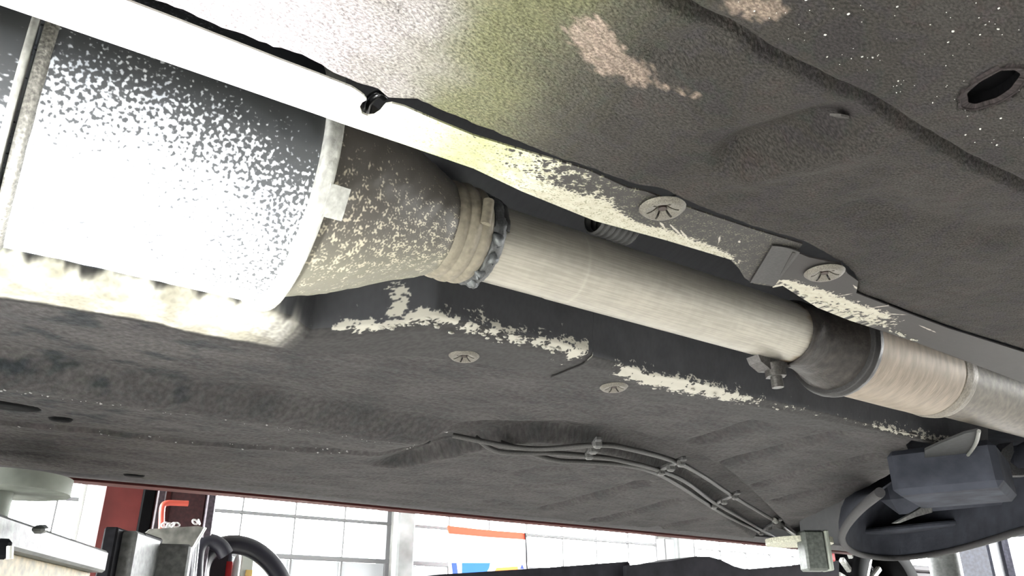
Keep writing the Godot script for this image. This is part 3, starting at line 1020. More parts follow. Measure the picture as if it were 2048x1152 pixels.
# ------------------------------------------------------------------ star washers
func build_washers() -> void:
	var o := thing("star_washer", "x", "washer")
	var rust := tri_mat(Color(0.52, 0.50, 0.46), 0.5, 0.35, 60.0, noise_tex(0.03, 0.45, 1.0, 51), M.grain_n, 0.4)
	var r := 0.0150
	var ring := sheet(9, 49, func(i: int, j: int):
		var t := i / 8.0
		var a := TAU * j / 48.0
		var rr := lerpf(r, r * 0.68, t)
		return [Vector3(cos(a) * rr, -0.0028 * sin(t * PI * 0.62) , sin(a) * rr), Vector2(t, a)], Vector3.DOWN, 0.0007)
	put("washer_rim", ring, rust, o)
	for k in 6:
		var a0 := TAU * k / 6.0 + 0.3
		var petal := sheet(6, 7, func(i: int, j: int):
			var t := i / 5.0
			var wdt := lerpf(0.46, 0.34, t)
			var a := a0 + wdt * (j / 3.0 - 1.0)
			var rr := lerpf(r * 0.71, r * 0.15, t)
			return [Vector3(cos(a) * rr, -0.0027 + 0.0050 * t * t, sin(a) * rr), Vector2(t, j / 6.0)], Vector3.DOWN, 0.0006)
		put("petal", petal, rust, o)
	put("stud", tube([Vector3(0, 0.006, 0), Vector3(0, -0.0008, 0)], r * 0.19, 12), tri_mat(Color(0.22, 0.17, 0.15), 0.7, 0.0, 60.0, M.grain), o)
	var spots := [[Vector3(0.3315, 1.9005, -0.3177), 1.0], [Vector3(0.4943, 1.8965, -0.3166), 0.98], [Vector3(0.3456, 1.8785, -0.5864), 0.92], [Vector3(0.5147, 1.8760, -0.5791), 0.95]]
	var labels := ["rusty star washer on the bright worn near flange, above the middle of the pipe", "grey star washer on the dark lapped near flange, above the pipe clamp", "star washer on the far flange below the muffler's collar", "star washer on the far flange below the middle of the plain pipe"]
	for k in 4:
		var c: Node3D = o
		if k > 0:
			c = o.duplicate()
			c.name = numbered("star_washer")
			add_child(c)
		c.position = spots[k][0]
		c.scale = Vector3.ONE * spots[k][1]
		c.rotation.y = k * 1.1
		tag(c, labels[k], "washer", "push-on star washers of the heat shields")
		if k > 1:
			c.rotation.x = 0.06


# ------------------------------------------------------------------ exhaust
func speckle_image(seed_: int, body: bool) -> ImageTexture:
	var w := 1400
	var h := 620
	var im := Image.create_empty(w, h, false, Image.FORMAT_RGB8)
	for i in w:
		var u := i / float(w)                   # angle: 0 up, 0.25 towards the camera, 0.5 down
		for j in h:
			var v := j / float(h)
			var n1 := nz.get_noise_2d(u * (135.0 if body else 48.0) + seed_, v * (37.0 if body else 13.0))
			var n2 := nb.get_noise_2d(u * 150.0, v * 42.0 + seed_)
			var c: Color
			if body:
				# aluminised skin, scorched specks denser up and right; shade on top painted in
				var up := sstep(0.385, 0.225, u)
				var dens := lerpf(-0.36, 0.66, up) + 0.30 * sstep(0.30, 1.0, v) * sstep(0.58, 0.38, u) + 0.2 * nz.get_noise_2d(u * 14.0, v * 4.0)
				dens += 0.10 * sstep(0.6, 1.0, v)
				var m := dens + 0.75 * n1 + 0.30 * n2
				var skin := Color(0.83, 0.84, 0.84).lerp(Color(0.70, 0.72, 0.74), clampf(0.5 + nz.get_noise_2d(u * 9.0, v * 4.0 + 2.0), 0, 1))
				c = skin.lerp(Color(0.27, 0.275, 0.28), sstep(0.0, 0.34, m))
			else:
				var up := sstep(0.36, 0.20, u)
				var m := lerpf(0.05, -0.42, up) + 0.75 * n1 + 0.35 * n2 - 0.05
				m -= 0.25 * sstep(0.42, 0.5, u)
				var dark := Color(0.25, 0.235, 0.21).lerp(Color(0.40, 0.39, 0.34), sstep(0.34, 0.46, u))
				c = dark.lerp(Color(0.68, 0.65, 0.57), sstep(0.0, 0.45, m) * 0.85)
			im.set_pixel(i, j, c)
	return ImageTexture.create_from_image(im)


func build_muffler() -> void:
	var o := thing("muffler", "large speckled silver muffler tapering into a plain grey exhaust pipe", "muffler")
	var body := flat(Color(1, 1, 1), 0.45, 0.1)
	body.albedo_texture = speckle_image(7, true)
	body.normal_enabled = true
	body.normal_texture = noise_tex(0.012, 0, 1, 61, 512, true, 2.0)
	body.normal_scale = 0.3
	put("shell", lathe(fine([Vector2(-0.012, 0.0790), Vector2(0.1255, 0.0800)], 0.006), 96, 0.0006, 70.0), body, o)
	var back := flat(Color(1, 1, 1), 0.5, 0.1)
	back.albedo_texture = body.albedo_texture
	put("rear_shell", lathe(fine([Vector2(-0.30, 0.070), Vector2(-0.05, 0.0745), Vector2(-0.019, 0.0750)], 0.01), 96, 0.0006, 60.0), back, o)
	var weld := tri_mat(Color(0.62, 0.61, 0.57), 0.55, 0.2, 40.0, noise_tex(0.02, 0.3, 1.0, 63), M.grain_n, 0.7)
	var zinc := tri_mat(Color(0.70, 0.70, 0.67), 0.4, 0.2, 25.0, noise_tex(0.012, 0.72, 1.0, 64), M.grain_n, 0.3)
	put("seam_lip", lathe(fine([Vector2(-0.0222, 0.0745), Vector2(-0.0218, 0.0830), Vector2(-0.0205, 0.0838), Vector2(-0.0185, 0.0832), Vector2(-0.0180, 0.0755)], 0.002), 96, 0.0010, 140.0), zinc, o)
	put("seam_band", lathe(fine([Vector2(-0.0166, 0.0750), Vector2(-0.0162, 0.0812), Vector2(-0.0115, 0.0814), Vector2(-0.0100, 0.0790)], 0.002), 96, 0.0008, 120.0), weld, o)
	put("end_rim", lathe(fine([Vector2(0.1245, 0.0795), Vector2(0.1252, 0.0836), Vector2(0.1268, 0.0848), Vector2(0.1322, 0.0852), Vector2(0.1342, 0.0846), Vector2(0.1346, 0.0830), Vector2(0.1338, 0.0800), Vector2(0.1335, 0.0700)], 0.0015), 110, 0.0006, 120.0), zinc, o)
	# lug on the rim: a bent plate hugging the cone
	var lug_a: Vector2 = Vector2(0.1382, 1.1144)
	var lug_b: Vector2 = Vector2(0.1399, 0.8887)
	var la := PI - lug_a.y
	var lb := PI - lug_b.y
	var lug := sheet(9, 12, func(i: int, j: int):
		var x := 0.1325 + 0.0125 * i / 8.0
		var a := lerpf(minf(la, lb), maxf(la, lb), j / 11.0)
		var r := 0.0856 - 0.0022 * i / 8.0 + 0.0005 * nz.get_noise_2d(i * 1.3, j * 0.9)
		return [Vector3(x, AX_Y + cos(a) * r, AX_Z + sin(a) * r), Vector2.ZERO], Vector3(0, -0.5, 1), 0.002)
	put("rim_lug", lug, zinc, o)
	var cone_m := flat(Color(1, 1, 1), 0.5, 0.15)
	cone_m.albedo_texture = speckle_image(91, false)
	cone_m.normal_enabled = true
	cone_m.normal_texture = noise_tex(0.02, 0, 1, 65, 512, true, 3.0)
	cone_m.normal_scale = 0.3
	put("cone", lathe(fine([Vector2(0.1335, 0.0742), Vector2(0.139, 0.0742), Vector2(0.17, 0.0645), Vector2(0.215, 0.0450), Vector2(0.232, 0.0385), Vector2(0.240, 0.0345)], 0.004), 96, 0.0008, 80.0), cone_m, o)
	# three-ribbed collar
	var collar := []
	for k in 61:
		var t := k / 60.0
		collar.append(Vector2(0.2385 + 0.030 * t, 0.0335 + 0.0016 * absf(sin(t * PI * 3.0)) + 0.0018 * sin(t * PI)))
	var col_m := tri_mat(Color(0.53, 0.50, 0.44), 0.6, 0.1, 30.0, noise_tex(0.010, 0.72, 1.0, 66), M.grain_n, 0.35)
	put("collar", lathe(collar, 80, 0.0005, 40.0), col_m, o)
	var tip: Vector2 = Vector2(0.2554, 1.8542)
	var ta := PI - tip.y
	put("collar_tab", tube([axis_at(0.259, ta + 0.5, 0.0365), axis_at(0.260, ta + 0.22, 0.0372), axis_at(0.261, ta, 0.0385)], 0.0042, 10), col_m, o)
	# weld bead and scorched band
	put("weld_bead", lathe(fine([Vector2(0.268, 0.0310), Vector2(0.270, 0.0340), Vector2(0.275, 0.0345), Vector2(0.279, 0.0325), Vector2(0.281, 0.0295)], 0.0015), 72, 0.0028, 95.0), tri_mat(Color(0.36, 0.365, 0.37), 0.45, 0.4, 40.0, M.grain, M.grain_n, 0.6), o)
	put("scorched_band", lathe(fine([Vector2(0.266, 0.0332), Vector2(0.282, 0.0330), Vector2(0.284, 0.0297)], 0.003), 40, 0.0014, 80.0, AX_Y, AX_Z, -0.9, 1.75), M.soot, o)
	for k in 4:
		var a := 2.0 + k * 0.42
		put("weld_blob", ball(0.0052, k * 13 + 5), tri_mat(Color(0.43, 0.44, 0.45), 0.4, 0.4, 60.0, M.grain), o, axis_at(0.273 + 0.002 * sin(k * 2.3), a, 0.0325))
	# plain pipe, brushed, with a heat tint next to the weld
	var pim := Image.create_empty(1024, 256, false, Image.FORMAT_RGB8)
	for i in 1024:
		for j in 256:
			var v := i / 1024.0
			var u := j / 256.0
			var n1 := nb.get_noise_2d(v * 6.0, u * 120.0)
			var c := Color(0.63, 0.61, 0.57).lerp(Color(0.56, 0.545, 0.51), clampf(0.5 + 0.6 * n1 + 0.4 * nz.get_noise_2d(v * 30.0, u * 10.0), 0, 1))
			c = c.lerp(Color(0.60, 0.40, 0.20), 0.75 * sstep(0.022, 0.004, v + 0.006 * nz.get_noise_1d(u * 40.0)))
			c = c.lerp(Color(0.32, 0.24, 0.16), sstep(0.93, 0.985, v + 0.045 * nz.get_noise_1d(u * 11.0) + 0.05 * sin((u - 0.5) * 9.0)))
			c = c.lerp(Color(0.74, 0.72, 0.68), 0.22 * exp(-pow((v - 0.24 - 0.02 * (u - 0.4)) / 0.004, 2.0)))
			pim.set_pixel(j, i, c) if false else pim.set_pixel(i, j, c)
	var pm := flat(Color(1, 1, 1), 0.42, 0.55)
	pm.albedo_texture = ImageTexture.create_from_image(pim)
	var pipe := lathe(fine([Vector2(0.272, 0.0292), Vector2(0.345, 0.0292), Vector2(0.347, 0.0296), Vector2(0.634, 0.0296)], 0.012), 72, 0.0)
	put("plain_pipe", swap_uv(pipe), pm, o)


func swap_uv(m: ArrayMesh) -> ArrayMesh:
	var a := m.surface_get_arrays(0)
	var uv: PackedVector2Array = a[Mesh.ARRAY_TEX_UV]
	for k in uv.size():
		uv[k] = Vector2(uv[k].y, uv[k].x)
	a[Mesh.ARRAY_TEX_UV] = uv
	var r := ArrayMesh.new()
	r.add_surface_from_arrays(Mesh.PRIMITIVE_TRIANGLES, a)
	return r


func axis_at(x: float, a: float, r: float) -> Vector3:
	return Vector3(x, AX_Y + cos(a) * r, AX_Z + sin(a) * r)


func build_clamp_and_pipe() -> void:
	var c := thing("pipe_clamp", "dark sooty sleeve clamp joining the plain pipe to the wider rear pipe", "clamp")
	var sm := tri_mat(Color(0.25, 0.23, 0.215), 0.5, 0.25, 18.0, noise_tex(0.012, 0.35, 1.0, 71), M.grain_n, 0.5)
	put("sleeve", lathe(fine([Vector2(0.626, 0.0298), Vector2(0.6262, 0.0318), Vector2(0.632, 0.0326), Vector2(0.650, 0.0326), Vector2(0.664, 0.0350), Vector2(0.684, 0.0425), Vector2(0.698, 0.0475)], 0.003), 80, 0.0010, 60.0), sm, c)
	put("bell_rim", lathe(fine([Vector2(0.692, 0.0450), Vector2(0.693, 0.0500), Vector2(0.698, 0.0520), Vector2(0.704, 0.0512), Vector2(0.708, 0.0475)], 0.0015), 80, 0.0005, 90.0), tri_mat(Color(0.17, 0.165, 0.165), 0.45, 0.3, 30.0, M.grain, M.grain_n, 0.4), c)
	var ear := [Vector3(0.5848, 1.8890, -0.4620), Vector3(0.5879, 1.8827, -0.4620), Vector3(0.5995, 1.8775, -0.4620), Vector3(0.6156, 1.8798, -0.4620), Vector3(0.6338, 1.8866, -0.4620), Vector3(0.6470, 1.8956, -0.4620), Vector3(0.6325, 1.8980, -0.4620), Vector3(0.6101, 1.8958, -0.4620)]
	var eo := []
	for q in ear:
		eo.append(Vector2(q.x, q.y))
	put("clamp_ear", extrude(eo, "z", -0.470, -0.456), tri_mat(Color(0.36, 0.35, 0.345), 0.45, 0.4, 30.0, M.grain, M.grain_n, 0.3), c)
	var b0: Vector3 = Vector3(0.6088, 1.8845, -0.4580)
	var b1: Vector3 = Vector3(0.6099, 1.8617, -0.4580)
	var bm := tri_mat(Color(0.42, 0.41, 0.40), 0.4, 0.6, 40.0, M.grain)
	put("nut", tube([b0, b0.lerp(b1, 0.55)], 0.0100, 6), bm, c)
	put("bolt", tube([b0.lerp(b1, 0.3), b1], 0.0055, 14), bm, c)
	# rear pipe
	var im := Image.create_empty(1024, 256, false, Image.FORMAT_RGB8)
	for i in 1024:
		for j in 256:
			var v := i / 1024.0
			var u := j / 256.0
			var n1 := nz.get_noise_2d(v * 16.0 + 60.0, u * 9.0)
			var col := Color(0.56, 0.51, 0.45).lerp(Color(0.40, 0.36, 0.315), clampf(0.4 + 0.4 * n1, 0, 1))
			var sl := nb.get_noise_2d((v * 190.0 + u * 60.0), u * 9.0)
			col = col.lerp(Color(0.30, 0.265, 0.23), 0.55 * sstep(0.35, 0.7, sl) * exp(-pow((u - 0.38) / 0.05, 2.0)))
			im.set_pixel(i, j, col)
	var rm := flat(Color(1, 1, 1), 0.5, 0.35)
	rm.albedo_texture = ImageTexture.create_from_image(im)
	var p := thing("exhaust_pipe", "wide brownish rear exhaust pipe leaving at the right edge", "pipe")
	put("pipe_wall", swap_uv(lathe(fine([Vector2(0.702, 0.0468), Vector2(0.86, 0.0470)], 0.02), 80, 0.0004, 40.0)), rm, p)
	put("joint_ring", lathe(fine([Vector2(0.8585, 0.0470), Vector2(0.860, 0.0450), Vector2(0.862, 0.0470), Vector2(0.874, 0.0478), Vector2(0.884, 0.0470), Vector2(0.886, 0.042)], 0.0015), 80, 0.0004, 60.0), tri_mat(Color(0.5, 0.47, 0.42), 0.5, 0.3, 30.0, M.grain), p)
	put("tail_pipe", lathe(fine([Vector2(0.880, 0.0420), Vector2(1.5, 0.0420)], 0.1), 64), tri_mat(Color(0.42, 0.39, 0.35), 0.5, 0.3, 10.0, M.grain), p)


# ------------------------------------------------------------------ brake lines
func build_lines() -> void:
	var paths := [
		[Vector3(0.4794, 1.8560, -0.8353), Vector3(0.5547, 1.8560, -0.7843), Vector3(0.6105, 1.8560, -0.7231), Vector3(0.6505, 1.8560, -0.7160), Vector3(0.7546, 1.8560, -0.7399), Vector3(0.8679, 1.8560, -0.7961), Vector3(1.0354, 1.8560, -0.8919), Vector3(1.2569, 1.8560, -1.0112), Vector3(1.4110, 1.8560, -1.0957), Vector3(1.6454, 1.8560, -1.2277)],
		[Vector3(0.5039, 1.8550, -0.8233), Vector3(0.5326, 1.8550, -0.8143), Vector3(0.5892, 1.8550, -0.7865), Vector3(0.6357, 1.8550, -0.7730), Vector3(0.6824, 1.8550, -0.7712), Vector3(0.7678, 1.8550, -0.7901), Vector3(0.8670, 1.8550, -0.8334), Vector3(1.0520, 1.8550, -0.9493), Vector3(1.2605, 1.8550, -1.0673), Vector3(1.4654, 1.8550, -1.1845), Vector3(1.6399, 1.8550, -1.2849)],
		[Vector3(0.5423, 1.8540, -0.8268), Vector3(0.6080, 1.8540, -0.8118), Vector3(0.6583, 1.8540, -0.8009), Vector3(0.7124, 1.8540, -0.7880), Vector3(0.7816, 1.8540, -0.8048), Vector3(0.8878, 1.8540, -0.8634), Vector3(1.0392, 1.8540, -0.9565), Vector3(1.1833, 1.8540, -1.0429), Vector3(1.3694, 1.8540, -1.1437), Vector3(1.5191, 1.8540, -1.2293)]]
	var labels := ["uppermost thin brake line curving across the far floor panel to the lift pad", "middle thin brake line curving across the far floor panel", "lowest thin brake line curving across the far floor panel"]
	for k in 3:
		paths[k][0].y += 0.016
		var o := thing("brake_line", labels[k], "brake line", Vector3.ZERO, "brake lines in the floor channel")
		put("pipe", tube(smooth(paths[k], 8), 0.0032, 10), M.steel_line, o)
	var end := thing("brake_hose", "short bright steel brake pipe end running down to the right lift pad", "brake pipe")
	put("pipe", tube([Vector3(1.3153, 1.8540, -1.0383), Vector3(1.4363, 1.8540, -1.1086), Vector3(1.5587, 1.8540, -1.1788), Vector3(1.6789, 1.8540, -1.2468)], 0.0048, 12), M.line_bright, end)
	put("union_nut", tube([Vector3(1.3366, 1.8540, -1.0508), Vector3(1.3891, 1.8540, -1.0809)], 0.0085, 6), M.steel_line, end)
	var spots := [[Vector3(0.6321, 1.8530, -0.7637), Vector3(0.5992, 1.8530, -0.7078)], [Vector3(0.7820, 1.8530, -0.7936), Vector3(0.7598, 1.8530, -0.7338)], [Vector3(1.0763, 1.8530, -0.9709), Vector3(1.0269, 1.8530, -0.8805)], [Vector3(1.4586, 1.8530, -1.1900), Vector3(1.3518, 1.8530, -1.0584)]]
	var where := ["first plastic line clip, nearest the start of the brake-line channel", "second plastic line clip along the curving brake lines", "third plastic line clip along the curving brake lines", "last plastic line clip, next to the right lift pad"]
	for k in 4:
		var a: Vector3 = spots[k][0]
		var b: Vector3 = spots[k][1]
		var m := (a + b) / 2.0
		var o := thing("line_clip", where[k], "clip", m, "clips on the brake lines")
		var d := b - a
		put("clip_bar", box(Vector3(d.length() * 1.35, 0.006, 0.008), 0.0015), tri_mat(Color(0.30, 0.30, 0.30), 0.5, 0.0, 30.0, M.grain), o, Vector3(0, 0.004, 0), Vector3(0, atan2(-d.z, d.x), 0))
		for q in 3:
			put("clip_jaw", box(Vector3(0.009, 0.010, 0.010), 0.002), tri_mat(Color(0.36, 0.36, 0.355), 0.45, 0.0, 30.0, M.grain), o, d * (q - 1) * 0.5, Vector3(0, atan2(-d.z, d.x), 0))


# ------------------------------------------------------------------ behind the floor panel's end
func build_rear() -> void:
	var o := thing("rear_liner", "dark plastic rear liner with a rounded rim below the end of the floor", "liner")
	var rim := smooth([Vector3(0.9616, 1.8150, -0.5913), Vector3(1.0768, 1.8150, -0.6993), Vector3(1.2452, 1.8150, -0.8401), Vector3(1.4028, 1.8150, -0.9568), Vector3(1.5865, 1.8150, -1.0669), Vector3(1.7430, 1.8150, -1.1300), Vector3(1.8521, 1.8150, -1.1183), Vector3(1.7831, 1.8150, -0.9602), Vector3(1.5234, 1.8150, -0.6853), Vector3(1.2437, 1.8150, -0.4002)], 6)
	put("liner_rim", tube(rim, 0.0065, 12), tri_mat(Color(0.15, 0.145, 0.155), 0.8, 0.0, 10.0, M.grain), o)
	var n := rim.size()
	var wall := sheet(n, 8, func(i: int, j: int):
		var t := j / 7.0
		var q: Vector3 = rim[i]
		var c := Vector3(1.75, q.y, -0.72)
		var grow := sstep(0.0, 0.45, i / float(n))
		var d := q.lerp(c, 0.45 * t * t * grow)
		return [Vector3(d.x, q.y + 0.16 * sin(t * PI * 0.5) * sstep(0.0, 0.45, i / float(n)), d.z), Vector2(i * 0.1, t)], Vector3.DOWN, 0.004)
	put("liner_shell", wall, M.blue_plastic, o)
	put("liner_roof", box(Vector3(1.5, 0.02, 1.1), 0.005), M.blue_plastic, o, Vector3(1.95, CY + 0.40, -0.75))
	var hb := thing("plastic_housing", "square blue-grey plastic housing hanging past the end of the floor panel", "housing", Vector3(1.0952, 1.8380, -0.5609))
	put("housing_body", box(Vector3(0.16, 0.06, 0.13), 0.008), M.blue_plastic, hb, Vector3(0.03, 0.012, -0.02), Vector3(0, 0.35, 0))
	put("gap_light_strip", extrude([Vector2(1.0941, 1.7941), Vector2(1.1533, 1.8150), Vector2(1.2016, 1.8333), Vector2(1.1952, 1.8161), Vector2(1.1502, 1.8064), Vector2(1.1065, 1.7949)], "z", -0.664, -0.658), tri_mat(Color(0.46, 0.46, 0.45), 0.6, 0.0, 12.0, M.grain), hb)  # light seen through the gap, added as a pale strip
	hb.get_child(hb.get_child_count() - 1).position = -hb.position
	# curved end of the tunnel panel and the metal bracket beside it
	var br := thing("floor_bracket", "curved dark bracket with a bright edge at the end of the floor panel", "bracket")
	var path := smooth([Vector3(0.9403, 1.8620, -0.4449), Vector3(1.0094, 1.8620, -0.4860), Vector3(1.0932, 1.8620, -0.5470), Vector3(1.1499, 1.8620, -0.6029), Vector3(1.1482, 1.8620, -0.6226)], 5)
	put("bracket_edge", tube(path, 0.0022, 8), M.line_bright, br)
	put("bracket_plate", extrude([Vector2(1.1670, -0.6423), Vector2(1.1628, -0.6307), Vector2(1.1608, -0.6086), Vector2(1.1035, -0.5521), Vector2(1.0189, -0.4906), Vector2(0.9492, -0.4491), Vector2(0.9507, -0.4660), Vector2(0.9779, -0.5116), Vector2(1.0014, -0.5446)], "y", CY + 0.2145, CY + 0.2175), tri_mat(Color(0.19, 0.195, 0.20), 0.8, 0.0, 12.0, M.grain), br)
	var ex := thing("exhaust_hanger", "light grey cast exhaust hanger at the right edge below the rear pipe", "bracket")
	var ho := []
	for q in [Vector3(1.3056, 1.8877, -0.6200), Vector3(1.3556, 1.9208, -0.6200), Vector3(1.3952, 1.9377, -0.6200), Vector3(1.3918, 1.9210, -0.6200), Vector3(1.3703, 1.9025, -0.6200), Vector3(1.3975, 1.8935, -0.6200), Vector3(1.4303, 1.9010, -0.6200), Vector3(1.4437, 1.8887, -0.6200), Vector3(1.3430, 1.8777, -0.6200)]:
		ho.append(Vector2(q.x, q.y))
	put("hanger_body", extrude(ho, "z", -0.635, -0.612), tri_mat(Color(0.44, 0.44, 0.44), 0.5, 0.2, 20.0, M.grain), ex)
	# rear crossmember closing the view to the right
	var cm := thing("rear_crossmember", "wide dark blue-grey rear crossmember at the right edge", "crossmember")
	put("beam", box(Vector3(0.30, 0.10, 0.75), 0.03), M.blue_plastic, cm, Vector3(1.72, CY + 0.285, -0.60), Vector3(0, 0.2, 0.15))
	put("beam_flange", box(Vector3(0.7, 0.012, 0.5), 0.004), M.blue_plastic, cm, Vector3(2.10, CY + 0.235, -0.95), Vector3(0, 0.1, 0.05))
	# road wheel behind the lift pad
	var wc: Vector3 = Vector3(2.5944, 1.7904, -1.7500)
	var w := thing("road_wheel", "pale spoked alloy wheel half hidden behind the red box and rear liner", "wheel", wc)
	w.scale = Vector3.ONE * 0.62
	put("tyre", lathe([Vector2(-0.09, 0.22), Vector2(-0.10, 0.30), Vector2(-0.06, 0.315), Vector2(0.06, 0.315), Vector2(0.10, 0.30), Vector2(0.09, 0.22)], 64, 0.0, 1.0, 0.0, 0.0), M.black, w, Vector3(0.19, -0.02, 0), Vector3(0, PI / 2, 0))
	var spoke_m := tri_mat(Color(0.72, 0.72, 0.70), 0.4, 0.2, 10.0, M.grain)
	for k in 14:
		var a := TAU * k / 14.0 + 0.12
		put("spoke", box(Vector3(0.205, 0.030, 0.03), 0.006), spoke_m, w, Vector3(cos(a) * 0.115, sin(a) * 0.115, 0.05), Vector3(0, 0, a))
	put("hub", lathe([Vector2(-0.03, 0.001), Vector2(-0.03, 0.030), Vector2(0.0, 0.036), Vector2(0.05, 0.036)], 24, 0.0, 1.0, 0.0, 0.0), spoke_m, w, Vector3(0, 0, 0.04), Vector3(0, PI / 2, 0))
	put("barrel", lathe([Vector2(-0.01, 0.0), Vector2(-0.01, 0.21), Vector2(0.0, 0.222)], 48, 0.0, 1.0, 0.0, 0.0), M.lift_dark, w, Vector3.ZERO, Vector3(0, PI / 2, 0))
	var post := thing("lift_column", "blue-grey lift column at the right edge, beside the bright end window", "lift column", Vector3(4.5636, 1.9897, -2.3000))
	post.position.y = 0
	put("column_body", box(Vector3(0.20, 2.3, 0.2), 0.01), tri_mat(Color(0.24, 0.25, 0.30), 0.5, 0.0, 4.0, M.grain), post, Vector3(0, 1.15, 0))
	put("column_ridge", box(Vector3(0.05, 2.3, 0.04), 0.01), tri_mat(Color(0.36, 0.36, 0.42), 0.5, 0.0, 4.0, M.grain), post, Vector3(0.07, 1.15, 0.11))
	var cab := thing("tool_cabinet", "dark brown cabinet standing behind the spoked wheel and the pale canister", "cabinet", Vector3(5.75, 0, -3.4))
	cab.position.y = 0
	put("cabinet_body", box(Vector3(1.9, 2.05, 0.3), 0.01), flat(Color(0.17, 0.15, 0.17), 0.7), cab, Vector3(0, 1.025, 0))
	put("cabinet_top", box(Vector3(1.94, 0.04, 0.34), 0.01), flat(Color(0.22, 0.2, 0.22), 0.7), cab, Vector3(0, 2.07, 0))
	var jack := thing("gas_canister", "tall pale grey gas canister under the rear liner, left of the bright right-hand window", "canister")
	var jp: Vector3 = Vector3(3.1018, 1.8895, -1.7000)
	jack.position = jp
	put("canister_body", tube([Vector3(0, -jp.y, 0), Vector3(0, 0.02, 0), Vector3(0, 0.045, 0)], 0.055, 24), M.lift_grey, jack)
	put("canister_cap", tube([Vector3(0, 0.045, 0), Vector3(0, 0.062, 0)], 0.032, 20), M.lift_dark, jack)


# ------------------------------------------------------------------ the lift
func build_lift() -> void:
	# column, painted maroon, with dark guide slots
	var col := thing("lift_column", "maroon painted lift column with dark guide slots below the far sill", "lift column", Vector3(0.362, 0, -2.02))
	put("column_body", box(Vector3(0.235, 2.7, 0.24), 0.01), M.maroon, col, Vector3(0, 1.35, 0))
	put("guide_slot", box(Vector3(0.026, 2.66, 0.02), 0.003), M.black, col, Vector3(-0.022, 1.36, 0.116))
	put("guide_rail", box(Vector3(0.018, 2.66, 0.03), 0.003), tri_mat(Color(0.28, 0.24, 0.26), 0.5, 0.2, 8.0, M.grain), col, Vector3(0.002, 1.36, 0.118))
	put("recessed_web", box(Vector3(0.075, 2.66, 0.02), 0.003), tri_mat(Color(0.26, 0.13, 0.14), 0.6, 0.0, 8.0, M.grain), col, Vector3(0.060, 1.36, 0.113))
	put("edge_rail", box(Vector3(0.020, 2.66, 0.03), 0.003), tri_mat(Color(0.34, 0.31, 0.34), 0.45, 0.3, 8.0, M.grain), col, Vector3(0.108, 1.36, 0.118))
	# left pad and its arm
	var pl: Vector3 = Vector3(0.0458, 1.8130, -1.0947)
	var pad := thing("lift_pad", "grey-green round lift pad pressed against the far sill at the left edge", "lift pad", pl, "lift pads")
	put("pad_disc", tube([Vector3(0, 0.004, 0), Vector3(0, -0.014, 0)], 0.064, 48), M.pad, pad)
	put("pad_stem", tube([Vector3(-0.012, -0.014, 0.0), Vector3(-0.012, -0.06, 0.0)], 0.018, 24), M.pad, pad)
	var arm := thing("lift_beam", "light grey steel lift beam running from the left edge towards the maroon column", "lift beam", Vector3.ZERO, "lift beams")
	var a0: Vector3 = Vector3(0.0106, 1.7500, -0.8515)
	var a1: Vector3 = Vector3(0.1869, 1.7500, -1.2558)
	var d := (a1 - a0)
	d.y = 0
	var yaw := atan2(-d.z, d.x)
	var mid := (a0 + a1) / 2.0
	var side := Vector3(d.z, 0, -d.x).normalized()
	if side.z > 0:
		side = -side
	put("top_plate", box(Vector3(d.length(), 0.028, 0.10), 0.003), M.lift_grey, arm, mid + Vector3(0, -0.009, 0) + side * 0.05, Vector3(0, yaw, 0))
	put("arm_web", box(Vector3(d.length() * 0.99, 0.10, 0.07), 0.004), tri_mat(Color(0.55, 0.50, 0.38), 0.6, 0.0, 6.0, M.grain), arm, mid + Vector3(0, -0.07, 0) + side * 0.052, Vector3(0, yaw, 0))  # warm light on the web painted in as tan
	var fold: Vector3 = Vector3(0.0749, 1.7500, -0.9500)
	put("gusset", box(Vector3(0.016, 0.008, 0.012), 0.003), M.lift_grey, arm, fold + Vector3(0.0, -0.003, 0), Vector3(0, yaw, 0.2))
	put("lock_pin", tube([Vector3(0.0430, 1.7154, -0.7800), Vector3(0.0448, 1.7056, -0.7800)], 0.0025, 14), flat(Color(0.85, 0.85, 0.82), 0.3, 0.5), arm)
	put("pin_block", box(Vector3(0.012, 0.016, 0.012), 0.003), M.lift_dark, arm, Vector3(0.0390, 1.7144, -0.8000))
	# knuckle of the arm
	var kn := thing("arm_knuckle", "stacked grey plates of the lift beam's pivot joint in front of the maroon column", "pivot joint")
	put("outer_plate", box(Vector3(0.040, 0.13, 0.13), 0.004), M.lift_grey, kn, Vector3(0.2713, 1.7432, -1.5500), Vector3(0, -0.5, 0))
	put("dark_gap", box(Vector3(0.022, 0.14, 0.12), 0.003), M.lift_dark, kn, Vector3(0.2448, 1.7411, -1.5300), Vector3(0, -0.5, 0))
	put("second_gap", box(Vector3(0.016, 0.125, 0.10), 0.003), M.lift_dark, kn, Vector3(0.2943, 1.7484, -1.5700), Vector3(0, -0.5, 0))
	put("inner_plate", box(Vector3(0.075, 0.12, 0.06), 0.004), M.lift_grey, kn, Vector3(0.3418, 1.7410, -1.6200), Vector3(0, -0.3, 0))
	# tilted cover plate
	var pz := -1.70
	var cp := thing("cover_plate", "tilted grey sheet-steel cover beside the pivot joint, sharp bright right edge", "cover plate")
	var co := [Vector2(0.3166, 1.8358), Vector2(0.4039, 1.8472), Vector2(0.4197, 1.8445), Vector2(0.3845, 1.7662), Vector2(0.3632, 1.7735), Vector2(0.3409, 1.7879), Vector2(0.3249, 1.7871), Vector2(0.2966, 1.7973), Vector2(0.3075, 1.8260)]
	put("sheet", extrude(co, "z", pz - 0.012, pz), tri_mat(Color(0.60, 0.60, 0.57), 0.6, 0.0, 3.0, M.grain), cp)
